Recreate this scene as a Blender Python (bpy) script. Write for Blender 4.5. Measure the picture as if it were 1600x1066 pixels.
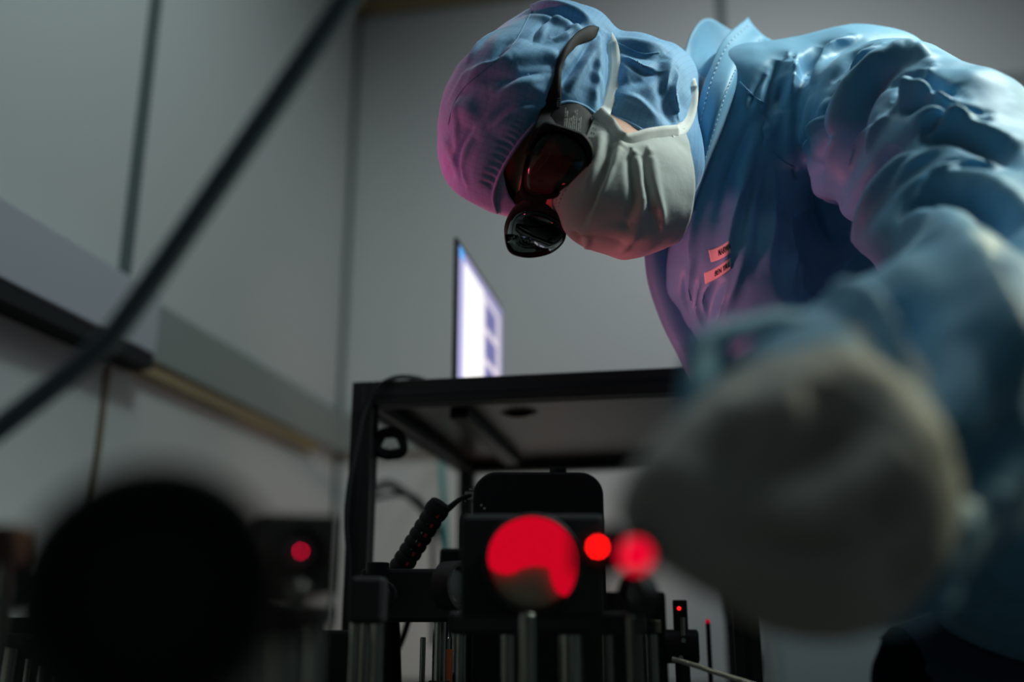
import bpy, bmesh, math, random
import numpy as np
from mathutils import Vector, Matrix, Euler
from mathutils.bvhtree import BVHTree

random.seed(7); RNG = np.random.default_rng(7)
SC = bpy.context.scene
COL = SC.collection
for o in list(bpy.data.objects): bpy.data.objects.remove(o)

# ------------------------------------------------------------------ camera
FPX = 1555.0
PITCH, YAW = math.radians(16.2), math.radians(10.7)
CAM_LOC = Vector((0, 0, 1.0))
cam = bpy.data.cameras.new('camera'); cam_o = bpy.data.objects.new('camera', cam); COL.objects.link(cam_o)
cam.sensor_width = 36.0; cam.lens = 36.0 * FPX / 1600.0
cam.clip_start = 0.02; cam.clip_end = 50
cam.dof.use_dof = True; cam.dof.focus_distance = 1.06; cam.dof.aperture_fstop = 1.4
cam_o.location = CAM_LOC; cam_o.rotation_euler = (math.pi/2 + PITCH, 0, YAW)
SC.camera = cam_o
MC = Matrix.Translation(CAM_LOC) @ Euler((math.pi/2 + PITCH, 0, YAW)).to_matrix().to_4x4()
MCN = np.array(MC)

# ------------------------------------------------------------------ world, exposure
w = bpy.data.worlds.new('world'); SC.world = w; w.use_nodes = True
bg = w.node_tree.nodes['Background']; bg.inputs[0].default_value = (.6, .75, .8, 1); bg.inputs[1].default_value = 0.02
SC.view_settings.view_transform = 'Standard'; SC.view_settings.look = 'None'
SC.view_settings.exposure = 0.0; SC.view_settings.gamma = 1.0; SC.view_settings.use_curve_mapping = False

def wp(px, py, d):
    """point of the room seen at picture position (px, py), d metres in front of the lens"""
    return MC @ Vector(((px-800)/FPX*d, (533-py)/FPX*d, -d))
def cp(px, py, d):
    return np.array([(px-800)/FPX*d, (533-py)/FPX*d, -d])
def ray(px, py):
    return (MC.to_3x3() @ Vector(((px-800)/FPX, (533-py)/FPX, -1))).normalized()
def on(px, py, ax, v):
    r = ray(px, py); t = (v - CAM_LOC[ax]) / r[ax]; return CAM_LOC + r*t
def c2w(P):
    P = np.asarray(P, float); return P @ MCN[:3, :3].T + MCN[:3, 3]
def proj(p):
    q = MC.inverted() @ Vector(p); return (800+FPX*q.x/-q.z, 533-FPX*q.y/-q.z, -q.z)

# ------------------------------------------------------------------ lights of the room
def area(name, loc, target, size, power, color, size_y=None, spread=None):
    l = bpy.data.lights.new(name, 'AREA'); l.energy = power; l.color = color; l.size = size
    if size_y: l.shape = 'RECTANGLE'; l.size_y = size_y
    if spread: l.spread = math.radians(spread)
    o = bpy.data.objects.new(name, l); COL.objects.link(o); o.location = loc
    o.rotation_euler = (Vector(target) - Vector(loc)).to_track_quat('-Z', 'Y').to_euler()
    return o
def spot(name, loc, target, power, color, angle, blend=.5, r=.01):
    l = bpy.data.lights.new(name, 'SPOT'); l.energy = power; l.color = color; l.spot_size = math.radians(angle); l.spot_blend = blend; l.shadow_soft_size = r
    o = bpy.data.objects.new(name, l); COL.objects.link(o); o.location = loc
    o.rotation_euler = (Vector(target) - Vector(loc)).to_track_quat('-Z', 'Y').to_euler()
    return o
# bright shaded ceiling lamp above the worker, to the right
spot('ceiling_lamp_bright', (1.05, 1.0, 2.7), (.16, 1.10, 1.50), 150, (.86, 1.0, .96), 40, 1.0, .22)
# greenish task lamp behind the worker's shoulder
spot('task_lamp_green', (1.6, 1.5, 2.35), (.42, 1.0, 1.44), 80, (1.0, 1.0, .66), 34, .9, .14)
# pink light from the left: lamp on the hood, added low fill for the chest
spot('left_lamp_pink', (-.86, .80, 1.30), (-.12, 1.05, 1.56), 28.0, (1.0, .07, .15), 26, .9, .06)
spot('chest_fill_pink', (-.52, .84, 1.02), (.25, 1.12, 1.42), 14, (1.0, .20, .28), 30, .8, .05)
# general dim ceiling light and unseen spots added to brighten the walls
area('ceiling_lamp_dim', (.1, .9, 2.88), (-.1, .9, 0), 1.1, 5.2, (.80, .95, .95), 1.6)
spot('wall_fill_left', (.1, .75, 2.85), (-1.01, 1.5, 1.95), 28, (.74, 1.0, .95), 85, 1, .15)
spot('wall_fill_back', (.35, 1.45, 2.6), (.25, 2.66, 2.0), 25, (.88, .97, 1.0), 115, 1, .15)
# warm lamp low behind the bench
area('bench_lamp_warm', (-.3, 2.2, .95), (-.8, 2.5, 1.3), .15, .6, (1.0, .72, .55))
# red alignment laser scatter
spot('laser_scatter', tuple(wp(815, 880, .86)), tuple(wp(860, 300, 1.0)), .16, (1, .06, .05), 60, 1, .02)

# ------------------------------------------------------------------ materials
MATS = {}
def mat(name, color, rough=.6, metal=0, bump=0, bscale=80, bdist=.002, emit=None, estr=1, sheen=0, var=0, vscale=6, spec=.5, alpha=None, coat=0):
    m = bpy.data.materials.new(name); m.use_nodes = True
    nt = m.node_tree; b = nt.nodes['Principled BSDF']
    b.inputs['Base Color'].default_value = (*color, 1); b.inputs['Roughness'].default_value = rough
    b.inputs['Metallic'].default_value = metal; b.inputs['Specular IOR Level'].default_value = spec
    b.inputs['Coat Weight'].default_value = coat
    if sheen: b.inputs['Sheen Weight'].default_value = sheen
    if emit: b.inputs['Emission Color'].default_value = (*emit, 1); b.inputs['Emission Strength'].default_value = estr
    tc = nt.nodes.new('ShaderNodeTexCoord')
    if var:
        n = nt.nodes.new('ShaderNodeTexNoise'); n.inputs['Scale'].default_value = vscale; n.inputs['Detail'].default_value = 4
        mx = nt.nodes.new('ShaderNodeMix'); mx.data_type = 'RGBA'
        mx.inputs['A'].default_value = (*[c*(1-var) for c in color], 1); mx.inputs['B'].default_value = (*[min(1, c*(1+var)) for c in color], 1)
        nt.links.new(tc.outputs['Object'], n.inputs['Vector']); nt.links.new(n.outputs['Fac'], mx.inputs['Factor'])
        nt.links.new(mx.outputs['Result'], b.inputs['Base Color'])
    if bump:
        n = nt.nodes.new('ShaderNodeTexNoise'); n.inputs['Scale'].default_value = bscale; n.inputs['Detail'].default_value = 5
        bp = nt.nodes.new('ShaderNodeBump'); bp.inputs['Strength'].default_value = bump; bp.inputs['Distance'].default_value = bdist
        nt.links.new(tc.outputs['Object'], n.inputs['Vector']); nt.links.new(n.outputs['Fac'], bp.inputs['Height'])
        nt.links.new(bp.outputs['Normal'], b.inputs['Normal'])
    MATS[name] = m
    return m
def checked_cloth(name, color, line, pitch=.0050, width=.05):
    """cleanroom cloth: fine dark conductive threads woven in as a grid (in the cloth's own UV metres)"""
    m = mat(name, color, .62, bump=.25, bscale=60, bdist=.004, sheen=.25, spec=.35)
    nt = m.node_tree; b = nt.nodes['Principled BSDF']
    uv = nt.nodes.new('ShaderNodeUVMap'); uv.uv_map = 'cloth'
    sp = nt.nodes.new('ShaderNodeSeparateXYZ'); nt.links.new(uv.outputs[0], sp.inputs[0])
    outs = []
    for ax in 'XY':
        d = nt.nodes.new('ShaderNodeMath'); d.operation = 'DIVIDE'; d.inputs[1].default_value = pitch
        nt.links.new(sp.outputs[ax], d.inputs[0])
        f = nt.nodes.new('ShaderNodeMath'); f.operation = 'FRACT'; nt.links.new(d.outputs[0], f.inputs[0])
        l = nt.nodes.new('ShaderNodeMath'); l.operation = 'LESS_THAN'; l.inputs[1].default_value = width*2; nt.links.new(f.outputs[0], l.inputs[0])
        outs.append(l)
    mxx = nt.nodes.new('ShaderNodeMath'); mxx.operation = 'MAXIMUM'
    nt.links.new(outs[0].outputs[0], mxx.inputs[0]); nt.links.new(outs[1].outputs[0], mxx.inputs[1])
    sc = nt.nodes.new('ShaderNodeMath'); sc.operation = 'MULTIPLY'; sc.inputs[1].default_value = .30; nt.links.new(mxx.outputs[0], sc.inputs[0])
    mx = nt.nodes.new('ShaderNodeMix'); mx.data_type = 'RGBA'
    mx.inputs['A'].default_value = (*color, 1); mx.inputs['B'].default_value = (*line, 1)
    nt.links.new(sc.outputs[0], mx.inputs['Factor']); nt.links.new(mx.outputs['Result'], b.inputs['Base Color'])
    return m

M_WALL = mat('wall_panel', (.62, .62, .62), .55, var=.03, vscale=2)
M_SEAM = mat('wall_seam', (.10, .13, .13), .6)
M_DUCT = mat('duct_grey', (.30, .32, .31), .55)
M_BOX = mat('duct_box_white', (.5, .5, .56), .5)
M_TAN = mat('tan_trim', (.34, .25, .13), .5)  # tan edge profile; also paints the warm light under the duct
M_FLOOR = mat('floor_vinyl', (.25, .26, .26), .5, var=.1)
M_CEIL = mat('ceiling_panel', (.35, .36, .36), .7)
M_BLACK = mat('black_anodised', (.017, .018, .020), .6, spec=.3)
M_FRAME = mat('black_profile', (.014, .012, .013), .42, spec=.5)
M_BLACKR = mat('black_rubber', (.024, .025, .028), .8, spec=.2)
M_STEEL = mat('steel', (.38, .40, .36), .14, 1)
M_BRASS = mat('brass', (.7, .42, .2), .3, 1)
M_SMOKE = mat('smoked_plate', (.17, .13, .11), .3, spec=.5, var=.12, vscale=9)
M_TABLE = mat('steel_table', (.12, .12, .12), .4, .6)
M_HOSE = mat('hose_slate', (.13, .18, .22), .6)
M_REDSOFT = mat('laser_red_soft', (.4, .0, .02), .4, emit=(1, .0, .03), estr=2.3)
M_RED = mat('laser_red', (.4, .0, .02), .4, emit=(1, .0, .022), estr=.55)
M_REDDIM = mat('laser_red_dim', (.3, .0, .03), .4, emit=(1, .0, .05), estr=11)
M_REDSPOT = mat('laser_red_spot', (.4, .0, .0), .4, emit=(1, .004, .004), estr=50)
M_LENSG = mat('lens_olive', (.5, .46, .30), .35, coat=.5)
M_GLASS = mat('optic_glass', (.05, .06, .06), .1, spec=.8)
M_CLOTH = mat('gown_blue', (.135, .385, .585), .5, bump=.2, bscale=30, bdist=.004, sheen=.15, spec=.42)
M_CHECK = checked_cloth('hood_check', (.17, .42, .70), (.06, .12, .22))
M_MASK = mat('mask_white', (.52, .55, .51), .75, bump=.25, bscale=160, bdist=.0015, sheen=.2)
M_STRAP = mat('strap_white', (.88, .89, .84), .8, bump=.15, bscale=250, bdist=.001)
M_SKIN = mat('skin', (.56, .30, .20), .5, bump=.1, bscale=200, bdist=.001, spec=.4)
M_GOGGLE = mat('goggle_black', (.009, .009, .010), .6, spec=.15)
M_GLOVE = mat('glove_grey', (.50, .50, .47), .7, bump=.3, bscale=40, bdist=.004)
M_WHITE = mat('print_white', (.8, .8, .78), .7)
M_INK = mat('print_ink', (.02, .02, .02), .7)
M_TAG = mat('tag_white', (.85, .74, .66), .8, bump=.1, bscale=300, bdist=.0005)
M_TROUSER = mat('trouser_navy', (.03, .06, .10), .7)
M_TEAL = mat('cable_teal', (.03, .30, .27), .5)
M_CAB = mat('cabinet_white', (.42, .5, .52), .5)
def lens_mat():
    m = bpy.data.materials.new('laser_lens'); m.use_nodes = True; nt = m.node_tree; nt.nodes.clear()
    out = nt.nodes.new('ShaderNodeOutputMaterial'); mix = nt.nodes.new('ShaderNodeMixShader')
    g = nt.nodes.new('ShaderNodeBsdfGlossy'); g.inputs['Roughness'].default_value = .04; g.inputs['Color'].default_value = (.8, .9, .9, 1)
    t = nt.nodes.new('ShaderNodeBsdfTransparent'); t.inputs['Color'].default_value = (.24, .28, .26, 1)
    fr = nt.nodes.new('ShaderNodeFresnel'); fr.inputs['IOR'].default_value = 1.55
    nt.links.new(fr.outputs[0], mix.inputs[0]); nt.links.new(t.outputs[0], mix.inputs[1]); nt.links.new(g.outputs[0], mix.inputs[2])
    nt.links.new(mix.outputs[0], out.inputs[0]); return m
M_LENS = lens_mat()

# ------------------------------------------------------------------ mesh helpers
BASE = {}
def mesh_obj(name, verts, faces, material, parent=None, base=None, smooth=True, uv=None, sharp=None):
    verts = np.asarray(verts, float).reshape(-1, 3)
    if base is None:
        base = BASE[parent.name] if parent is not None else np.array([(verts[:, 0].min()+verts[:, 0].max())/2, (verts[:, 1].min()+verts[:, 1].max())/2, verts[:, 2].min()])
    base = np.asarray(base, float)
    me = bpy.data.meshes.new(name)
    me.from_pydata((verts - base).tolist(), [], [list(map(int, f)) for f in faces]); me.update()
    if smooth:
        me.polygons.foreach_set('use_smooth', [True]*len(me.polygons))
        if sharp: me.set_sharp_from_angle(angle=math.radians(sharp))
    if uv is not None:
        l = me.uv_layers.new(name='cloth'); li = np.empty(len(me.loops), int); me.loops.foreach_get('vertex_index', li)
        l.data.foreach_set('uv', np.asarray(uv)[li].ravel())
    me.materials.append(material)
    o = bpy.data.objects.new(name, me); COL.objects.link(o)
    if parent is not None:
        o.parent = parent; o.location = Vector(base) - Vector(BASE[parent.name])
    else:
        o.location = base
    BASE[o.name] = base
    return o
def empty(name, loc, label, cat, group=None):
    o = bpy.data.objects.new(name, None); COL.objects.link(o); o.location = loc; o.empty_display_size = .05
    BASE[o.name] = np.array(loc, float)
    return tag(o, label, cat, group)
def tag(o, label, cat, group=None):
    o['label'] = label; o['category'] = cat
    if group: o['group'] = group
    return o
def struct(o): o['kind'] = 'structure'; return o
def mod_bevel(o, wd=.0015, seg=2):
    m = o.modifiers.new('bevel', 'BEVEL'); m.width = wd; m.segments = seg; m.limit_method = 'ANGLE'; m.angle_limit = math.radians(40); m.harden_normals = False
    return o
def mod_solid(o, t, off=0):
    m = o.modifiers.new('solid', 'SOLIDIFY'); m.thickness = t; m.offset = off; return o
class MB:
    """collects shapes into one mesh (world coordinates)"""
    def __init__(s): s.v = []; s.f = []
    def add(s, v, f):
        n = len(s.v); s.v += [tuple(map(float, p)) for p in v]; s.f += [tuple(i+n for i in q) for q in f]; return s
    def box(s, c, size, rot=None):
        hx, hy, hz = [x/2 for x in size]
        v = [Vector((x, y, z)) for x in (-hx, hx) for y in (-hy, hy) for z in (-hz, hz)]
        if rot is not None: v = [rot @ p for p in v]
        v = [p + Vector(c) for p in v]
        return s.add(v, [(0, 1, 3, 2), (4, 6, 7, 5), (0, 4, 5, 1), (2, 3, 7, 6), (0, 2, 6, 4), (1, 5, 7, 3)])
    def box2(s, a, b):
        return s.box([(p+q)/2 for p, q in zip(a, b)], [abs(q-p) for p, q in zip(a, b)])
    def lathe(s, p0, axis, prof, seg=32, cap=True):
        """prof: list of (distance along the axis, radius)"""
        p0 = Vector(p0); ax = Vector(axis).normalized(); t = ax.orthogonal().normalized(); u = ax.cross(t)
        v = []; f = []
        for h, r in prof:
            for k in range(seg):
                a = 2*math.pi*k/seg; v.append(p0 + ax*h + (t*math.cos(a) + u*math.sin(a))*r)
        for i in range(len(prof)-1):
            for k in range(seg):
                k2 = (k+1) % seg; f.append((i*seg+k, i*seg+k2, (i+1)*seg+k2, (i+1)*seg+k))
        if cap:
            f.append(tuple(reversed(range(seg)))); n = (len(prof)-1)*seg; f.append(tuple(n+k for k in range(seg)))
        return s.add(v, f)
    def cyl(s, a, b, r, seg=24, r2=None):
        a = Vector(a); b = Vector(b); return s.lathe(a, b-a, [(0, r), ((b-a).length, r if r2 is None else r2)], seg)
    def ring(s, c, axis, ro, ri, h, seg=40):
        """washer / tube centred on c"""
        return s.lathe(Vector(c) - Vector(axis).normalized()*h/2, axis, [(0, ri), (0, ro), (h, ro), (h, ri), (0, ri)], seg, cap=False)
    def tube(s, pts, r, seg=10, smooth=6):
        P = spline([tuple(p) for p in pts], smooth*(len(pts)-1)+1) if smooth > 1 else np.array([tuple(p) for p in pts])
        n = len(P); rr = [r]*n if np.isscalar(r) else np.interp(np.linspace(0, 1, n), np.linspace(0, 1, len(r)), r)
        T = np.gradient(P, axis=0); T /= np.linalg.norm(T, axis=1)[:, None]+1e-12
        nrm = np.array(Vector(T[0]).orthogonal().normalized()); v = []; f = []
        for i in range(n):
            nrm = nrm - T[i]*(nrm @ T[i]); nrm /= np.linalg.norm(nrm); bn = np.cross(T[i], nrm)
            for k in range(seg):
                a = 2*math.pi*k/seg; v.append(P[i] + rr[i]*(math.cos(a)*nrm + math.sin(a)*bn))
        for i in range(n-1):
            for k in range(seg):
                k2 = (k+1) % seg; f.append((i*seg+k, i*seg+k2, (i+1)*seg+k2, (i+1)*seg+k))
        f.append(tuple(reversed(range(seg)))); f.append(tuple((n-1)*seg+k for k in range(seg)))
        return s.add(v, f)
    def obj(s, name, material, parent=None, bevel=None, sharp=35, smooth=True, base=None):
        o = mesh_obj(name, s.v, s.f, material, parent, smooth=smooth, sharp=sharp, base=base)
        if bevel: mod_bevel(o, bevel)
        return o
def spline(P, n):
    """Catmull-Rom through the points, n samples"""
    P = np.asarray(P, float); m = len(P)
    if m == 2: return P[0] + (P[1]-P[0])*np.linspace(0, 1, n)[:, None]
    E = np.vstack([2*P[0]-P[1], P, 2*P[-1]-P[-2]])
    t = np.linspace(0, m-1, n); i = np.minimum(t.astype(int), m-2); u = (t-i)[:, None]
    a, b, c, d = E[i], E[i+1], E[i+2], E[i+3]
    return .5*(2*b + (c-a)*u + (2*a-5*b+4*c-d)*u*u + (3*b-a-3*c+d)*u**3)
def grid_faces(nu, nv, closed=False):
    f = []
    for i in range(nu-1):
        for j in range(nv if closed else nv-1):
            k = (j+1) % nv; f.append((i*nv+j, i*nv+k, (i+1)*nv+k, (i+1)*nv+j))
    return f
def patch(rows, nu, nv):
    """smooth surface through a grid of control points -> verts (nu*nv)"""
    R = [spline(r, nv) for r in rows]; R = np.stack(R)                   # rows x nv x 3
    return np.stack([spline(R[:, j], nu) for j in range(nv)], axis=1).reshape(-1, 3)

# ------------------------------------------------------------------ implicit modelling (smooth unions, surface nets)
def ell(P, c, r, A=None):
    q = P - np.asarray(c, np.float32)
    if A is not None: q = q @ np.asarray(A, np.float32)                  # columns of A = local axes
    r = np.asarray(r, np.float32)
    k0 = np.linalg.norm(q/r, axis=-1); k1 = np.linalg.norm(q/(r*r), axis=-1) + 1e-9
    return k0*(k0-1)/k1
def cap(P, a, b, ra, rb):
    a = np.asarray(a, np.float32); b = np.asarray(b, np.float32); ab = b-a
    t = np.clip(((P-a) @ ab)/float(ab @ ab), 0, 1)
    return np.linalg.norm(P - a - t[..., None]*ab, axis=-1) - (ra + (rb-ra)*t)
def smin(a, b, k):
    h = np.clip(.5 + .5*(b-a)/k, 0, 1); return b + (a-b)*h - k*h*(1-h)
def smax(a, b, k): return -smin(-a, -b, k)
def nets(fn, lo, hi, h):
    lo = np.asarray(lo, float); hi = np.asarray(hi, float)
    n = np.ceil((hi-lo)/h).astype(int)+1
    ax = [lo[i] + h*np.arange(n[i]) for i in range(3)]
    V = np.empty(n, np.float32)
    YY, ZZ = np.meshgrid(ax[1], ax[2], indexing='ij')
    for i0 in range(0, n[0], 16):
        xs = ax[0][i0:i0+16]
        P = np.empty((len(xs), n[1], n[2], 3), np.float32); P[..., 0] = xs[:, None, None]; P[..., 1] = YY; P[..., 2] = ZZ
        V[i0:i0+16] = fn(P)
    S = V < 0
    acc = np.zeros((*(n-1), 3), np.float32); cnt = np.zeros(n-1, np.float32)
    corners = [(i, j, k) for i in (0, 1) for j in (0, 1) for k in (0, 1)]
    def sl(c): return tuple(slice(c[d], n[d]-1+c[d]) for d in range(3))
    for c0 in corners:
        for d in range(3):
            if c0[d]: continue
            c1 = list(c0); c1[d] = 1
            a = V[sl(c0)]; b = V[sl(c1)]; m = (a < 0) != (b < 0)
            t = np.where(m, a/(a-b+1e-20), 0)
            for e in range(3): acc[..., e] += np.where(m, c0[e] + (t if e == d else 0), 0)
            cnt += m
    act = cnt > 0; idx = -np.ones(n-1, int); idx[act] = np.arange(act.sum())
    cells = np.argwhere(act); verts = lo + h*(cells + acc[act]/cnt[act][:, None])
    faces = []
    for d in range(3):
        e1, e2 = (d+1) % 3, (d+2) % 3
        s0 = [slice(None)]*3; s1 = [slice(None)]*3; s0[d] = slice(0, n[d]-1); s1[d] = slice(1, n[d])
        m = S[tuple(s0)] != S[tuple(s1)]
        ii = np.argwhere(m); ok = (ii[:, e1] > 0) & (ii[:, e2] > 0) & (ii[:, e1] < n[e1]-1) & (ii[:, e2] < n[e2]-1); ii = ii[ok]
        q = []
        for o1, o2 in ((-1, -1), (0, -1), (0, 0), (-1, 0)):
            j = ii.copy(); j[:, e1] += o1; j[:, e2] += o2; q.append(idx[j[:, 0], j[:, 1], j[:, 2]])
        q = np.stack(q, 1); inside = S[ii[:, 0], ii[:, 1], ii[:, 2]]
        q[~inside] = q[~inside][:, ::-1]; faces.append(q)
    return verts, np.concatenate(faces)
def to_arrays(o):
    dg = bpy.context.evaluated_depsgraph_get(); e = o.evaluated_get(dg); me = e.to_mesh()
    v = np.empty(len(me.vertices)*3); me.vertices.foreach_get('co', v); v = v.reshape(-1, 3)
    f = [tuple(p.vertices) for p in me.polygons]; e.to_mesh_clear(); return v, f
def refine(v, f, levels, relax=4):
    me = bpy.data.meshes.new('tmp'); me.from_pydata(v.tolist(), [], [list(map(int, q)) for q in f]); me.update()
    o = bpy.data.objects.new('tmp', me); COL.objects.link(o)
    if relax: s = o.modifiers.new('s', 'SMOOTH'); s.factor = .5; s.iterations = relax
    if levels: m = o.modifiers.new('m', 'SUBSURF'); m.levels = levels; m.render_levels = levels
    bpy.context.view_layer.update(); v, f = to_arrays(o)
    bpy.data.objects.remove(o); bpy.data.meshes.remove(me); return v, f
def normals(v, f):
    f = np.asarray(f); N = np.zeros_like(v)
    a, b, c, d = (v[f[:, i]] for i in (0, 1, 2, -1)); n = np.cross(c-a, d-b)
    for i in range(f.shape[1]): np.add.at(N, f[:, i], n)
    return N/(np.linalg.norm(N, axis=1)[:, None]+1e-12)
def bvh(v, f): return BVHTree.FromPolygons([tuple(p) for p in v], [tuple(map(int, q)) for q in f])
def drape(tree, pts, n=None, off=0.0):
    """project a sketched line onto a surface in front of the lens; misses borrow the neighbours' distance"""
    pts = np.asarray(pts, float)
    if n: pts = spline(pts, n)
    D = []; Nn = []
    for p in pts:
        h = tree.ray_cast(CAM_LOC, ray(*p[:2])); D.append(h[3] if h[0] is not None else np.nan)
        Nn.append(tuple(h[1]) if h[0] is not None else (np.nan,)*3)
    D = np.array(D); Nn = np.array(Nn); i = np.arange(len(D)); ok = ~np.isnan(D)
    if not ok.any(): return None, None
    D = np.interp(i, i[ok], D[ok]); Nn = np.stack([np.interp(i, i[ok], Nn[ok, k]) for k in range(3)], 1)
    Q = np.array([tuple(CAM_LOC + ray(*p[:2])*(d-off)) for p, d in zip(pts, D)]); return Q, Nn
def seg_dist(V, P):
    """distance from V to polyline P, parameter along it, index of the segment"""
    best = np.full(len(V), 1e9); bt = np.zeros(len(V)); bi = np.zeros(len(V), int)
    for i in range(len(P)-1):
        a, b = P[i], P[i+1]; ab = b-a; t = np.clip(((V-a) @ ab)/(ab @ ab+1e-12), 0, 1)
        d = np.linalg.norm(V - a - t[:, None]*ab, axis=1); m = d < best
        best[m] = d[m]; bt[m] = (i+t[m])/(len(P)-1); bi[m] = i
    return best, bt, bi
def sculpt(v, f, strokes, gain=1.0):
    """folds: each stroke = (kind, width_px, height_mm, line). ridge, groove, or a step (high on the line's left side)"""
    tree = bvh(v, f); N = normals(v, f); out = v.copy(); camv = np.array(CAM_LOC)
    for kind, wpx, amp, pts in strokes:
        Q, Nn = drape(tree, pts, max(8, 5*len(pts)))
        if Q is None: continue
        dist = np.linalg.norm(Q.mean(0)-camv); wd = wpx*dist/FPX
        lo = Q.min(0)-3*wd; hi = Q.max(0)+3*wd
        sel = np.where(np.all((v > lo) & (v < hi), axis=1))[0]
        if not len(sel): continue
        d, t, bi = seg_dist(v[sel], Q); near = d < 3*wd
        sel, d, t, bi = sel[near], d[near], t[near], bi[near]
        toc = camv - v[sel]; toc /= np.linalg.norm(toc, axis=1)[:, None]
        face = np.clip((N[sel]*toc).sum(1)*2+.6, 0, 1)
        end = np.clip(np.sin(np.pi*np.clip(t, .02, .98)), 0, 1)**.6
        x = d/wd
        if kind == 'ridge': g = np.exp(-x*x)
        elif kind == 'groove': g = -np.exp(-x*x)
        else:
            T = Q[np.minimum(bi+1, len(Q)-1)]-Q[bi]; s = (np.cross(T, v[sel]-Q[bi])*toc).sum(1); g = np.sign(s)*x*np.exp(-x*x)*2.3
        out[sel] += N[sel]*(g*end*face*amp*1e-3*gain)[:, None]
    return out
def value_noise(P, scale, seed):
    r = np.random.default_rng(seed); G = r.standard_normal((32, 32, 32)).astype(np.float32)
    q = P*scale; i = np.floor(q).astype(int); u = q-i; u = u*u*(3-2*u); o = np.zeros(len(P))
    for a in (0, 1):
        for b in (0, 1):
            for c in (0, 1):
                wgt = (u[:, 0] if a else 1-u[:, 0])*(u[:, 1] if b else 1-u[:, 1])*(u[:, 2] if c else 1-u[:, 2])
                o += wgt*G[(i[:, 0]+a) % 32, (i[:, 1]+b) % 32, (i[:, 2]+c) % 32]
    return o

# ================================================================== the room
XL, YB, ZC, XR, YF = -1.01, 2.66, 2.93, 2.3, -1.3
def slab(name, a, b, material): return struct(MB().box2(a, b).obj(name, material, smooth=False))
slab('floor', (XL-.1, YF-.1, -.06), (XR+.1, YB+.1, 0), M_FLOOR)
slab('ceiling', (XL-.1, YF-.1, ZC), (XR+.1, YB+.1, ZC+.06), M_CEIL)
slab('wall_left', (XL-.06, YF, 0), (XL, YB+.06, ZC), M_WALL)
slab('wall_back', (XL, YB, 0), (XR, YB+.06, ZC), M_WALL)
slab('wall_right', (XR, YF, 0), (XR+.06, YB+.06, ZC), M_WALL)
slab('wall_front', (XL, YF-.06, 0), (XR, YF, ZC), M_WALL)
# joints between the wall panels
slab('trim_1', (XL-.004, 1.525, 1.592), (XL+.004, 1.56, ZC), M_SEAM)
slab('trim_2', (XL-.004, 1.517, 0), (XL+.003, 1.533, 1.446), mat('joint_brown', (.16, .12, .08), .6))
slab('trim_3', (XL, YB-.012, 1.592), (XL+.012, YB+.004, ZC-.04), M_SEAM)
slab('trim_4', (XL, YB-.012, 0), (XL+.012, YB+.004, 1.474), M_SEAM)
slab('trim_5', (.122, YB-.003, 1.592), (.146, YB+.004, ZC), M_SEAM)
# ceiling cornice: shadow line as a dark strip and a warm tan edge profile
m = MB(); m.box2((XL+.03, YB-.02, ZC-.03), (XR, YB+.001, ZC)); m.box2((XL-.001, YF, ZC-.03), (XL+.02, YB, ZC)); struct(m.obj('shadow_line_strip', M_SEAM, smooth=False))
m = MB(); m.box2((XL+.035, YB-.055, ZC-.035), (XR, YB-.022, ZC-.001)); m.box2((XL+.022, YF, ZC-.035), (XL+.05, YB-.022, ZC-.001)); struct(m.obj('trim_7', M_TAN, smooth=False))
slab('trim_8', (.55, YB-.02, 2.40), (XR, YB+.001, 2.475), M_DUCT)
# cable duct that runs round the room
m = MB(); m.box2((XL-.001, 1.586, 1.478), (XL+.030, YB, 1.59)); m.box2((XL, YB-.035, 1.478), (XR, YB+.001, 1.59))
dk = m.obj('cable_duct', M_DUCT, bevel=.003, smooth=False); tag(dk, 'flat grey cable duct running along the left wall into the back corner', 'cable duct')
BASE['cable_duct'] = np.array(dk.location)
MB().box2((XL-.001, 1.60, 1.452), (XL+.022, 2.45, 1.477)).obj('warm_light_strip', M_TAN, dk, smooth=False)['label'] = 'tan strip for warm light on the underside'  # tan colour stands in for warm light reflected under the duct
m = MB(); m.box2((XL-.001, .3, 1.478), (XL+.055, 1.585, 1.592)); bx = m.obj('trunking_box', M_BOX, bevel=.003, smooth=False)
tag(bx, 'white deep trunking box on the left wall, ending where the thin duct starts', 'trunking')
MB().box2((XL-.001, .3, 1.450), (XL+.052, 1.583, 1.4775)).obj('underside_strip', M_BLACKR, bx, smooth=False)['label'] = 'black strip on the underside'  # black strip along the bottom of the box
# dark hose hanging across the view from the ceiling down to the bench
D_ = .62
h1, h2 = wp(375, 240, D_), wp(540, 0, D_); h2u = h2 + (h2-h1)*((ZC-.001-h2.z)/(h2.z-h1.z))
hp = [h2u, h2.lerp(h2u, .66), h2.lerp(h2u, .33), h2, h1, wp(212, 476, D_), wp(150, 548, D_), wp(0, 668, D_), wp(-140, 770, D_), wp(-270, 900, D_)]
hp += [Vector((hp[-1].x, hp[-1].y, .90 + .008))]
ho = MB().tube(hp, .0076, 14).obj('hanging_hose', M_HOSE, sharp=None); tag(ho, 'thick slate grey hose hanging diagonally across the left wall panels', 'hose')
# low cabinet against the back wall, right of the bench
cb = empty('low_cabinet', (.42, 2.45, 0), 'pale low cabinet by the back wall, seen between shelf post and gloved hand', 'cabinet')
MB().box2((.14, 2.3, .06), (.7, 2.64, 1.07)).obj('carcass', M_CAB, cb, bevel=.003, smooth=False)
MB().box2((.15, 2.283, .08), (.69, 2.2995, 1.055)).obj('door', M_CAB, cb, bevel=.003, smooth=False)
MB().box2((.16, 2.32, 0), (.68, 2.6, .06)).obj('plinth', M_BLACK, cb, smooth=False)

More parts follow.
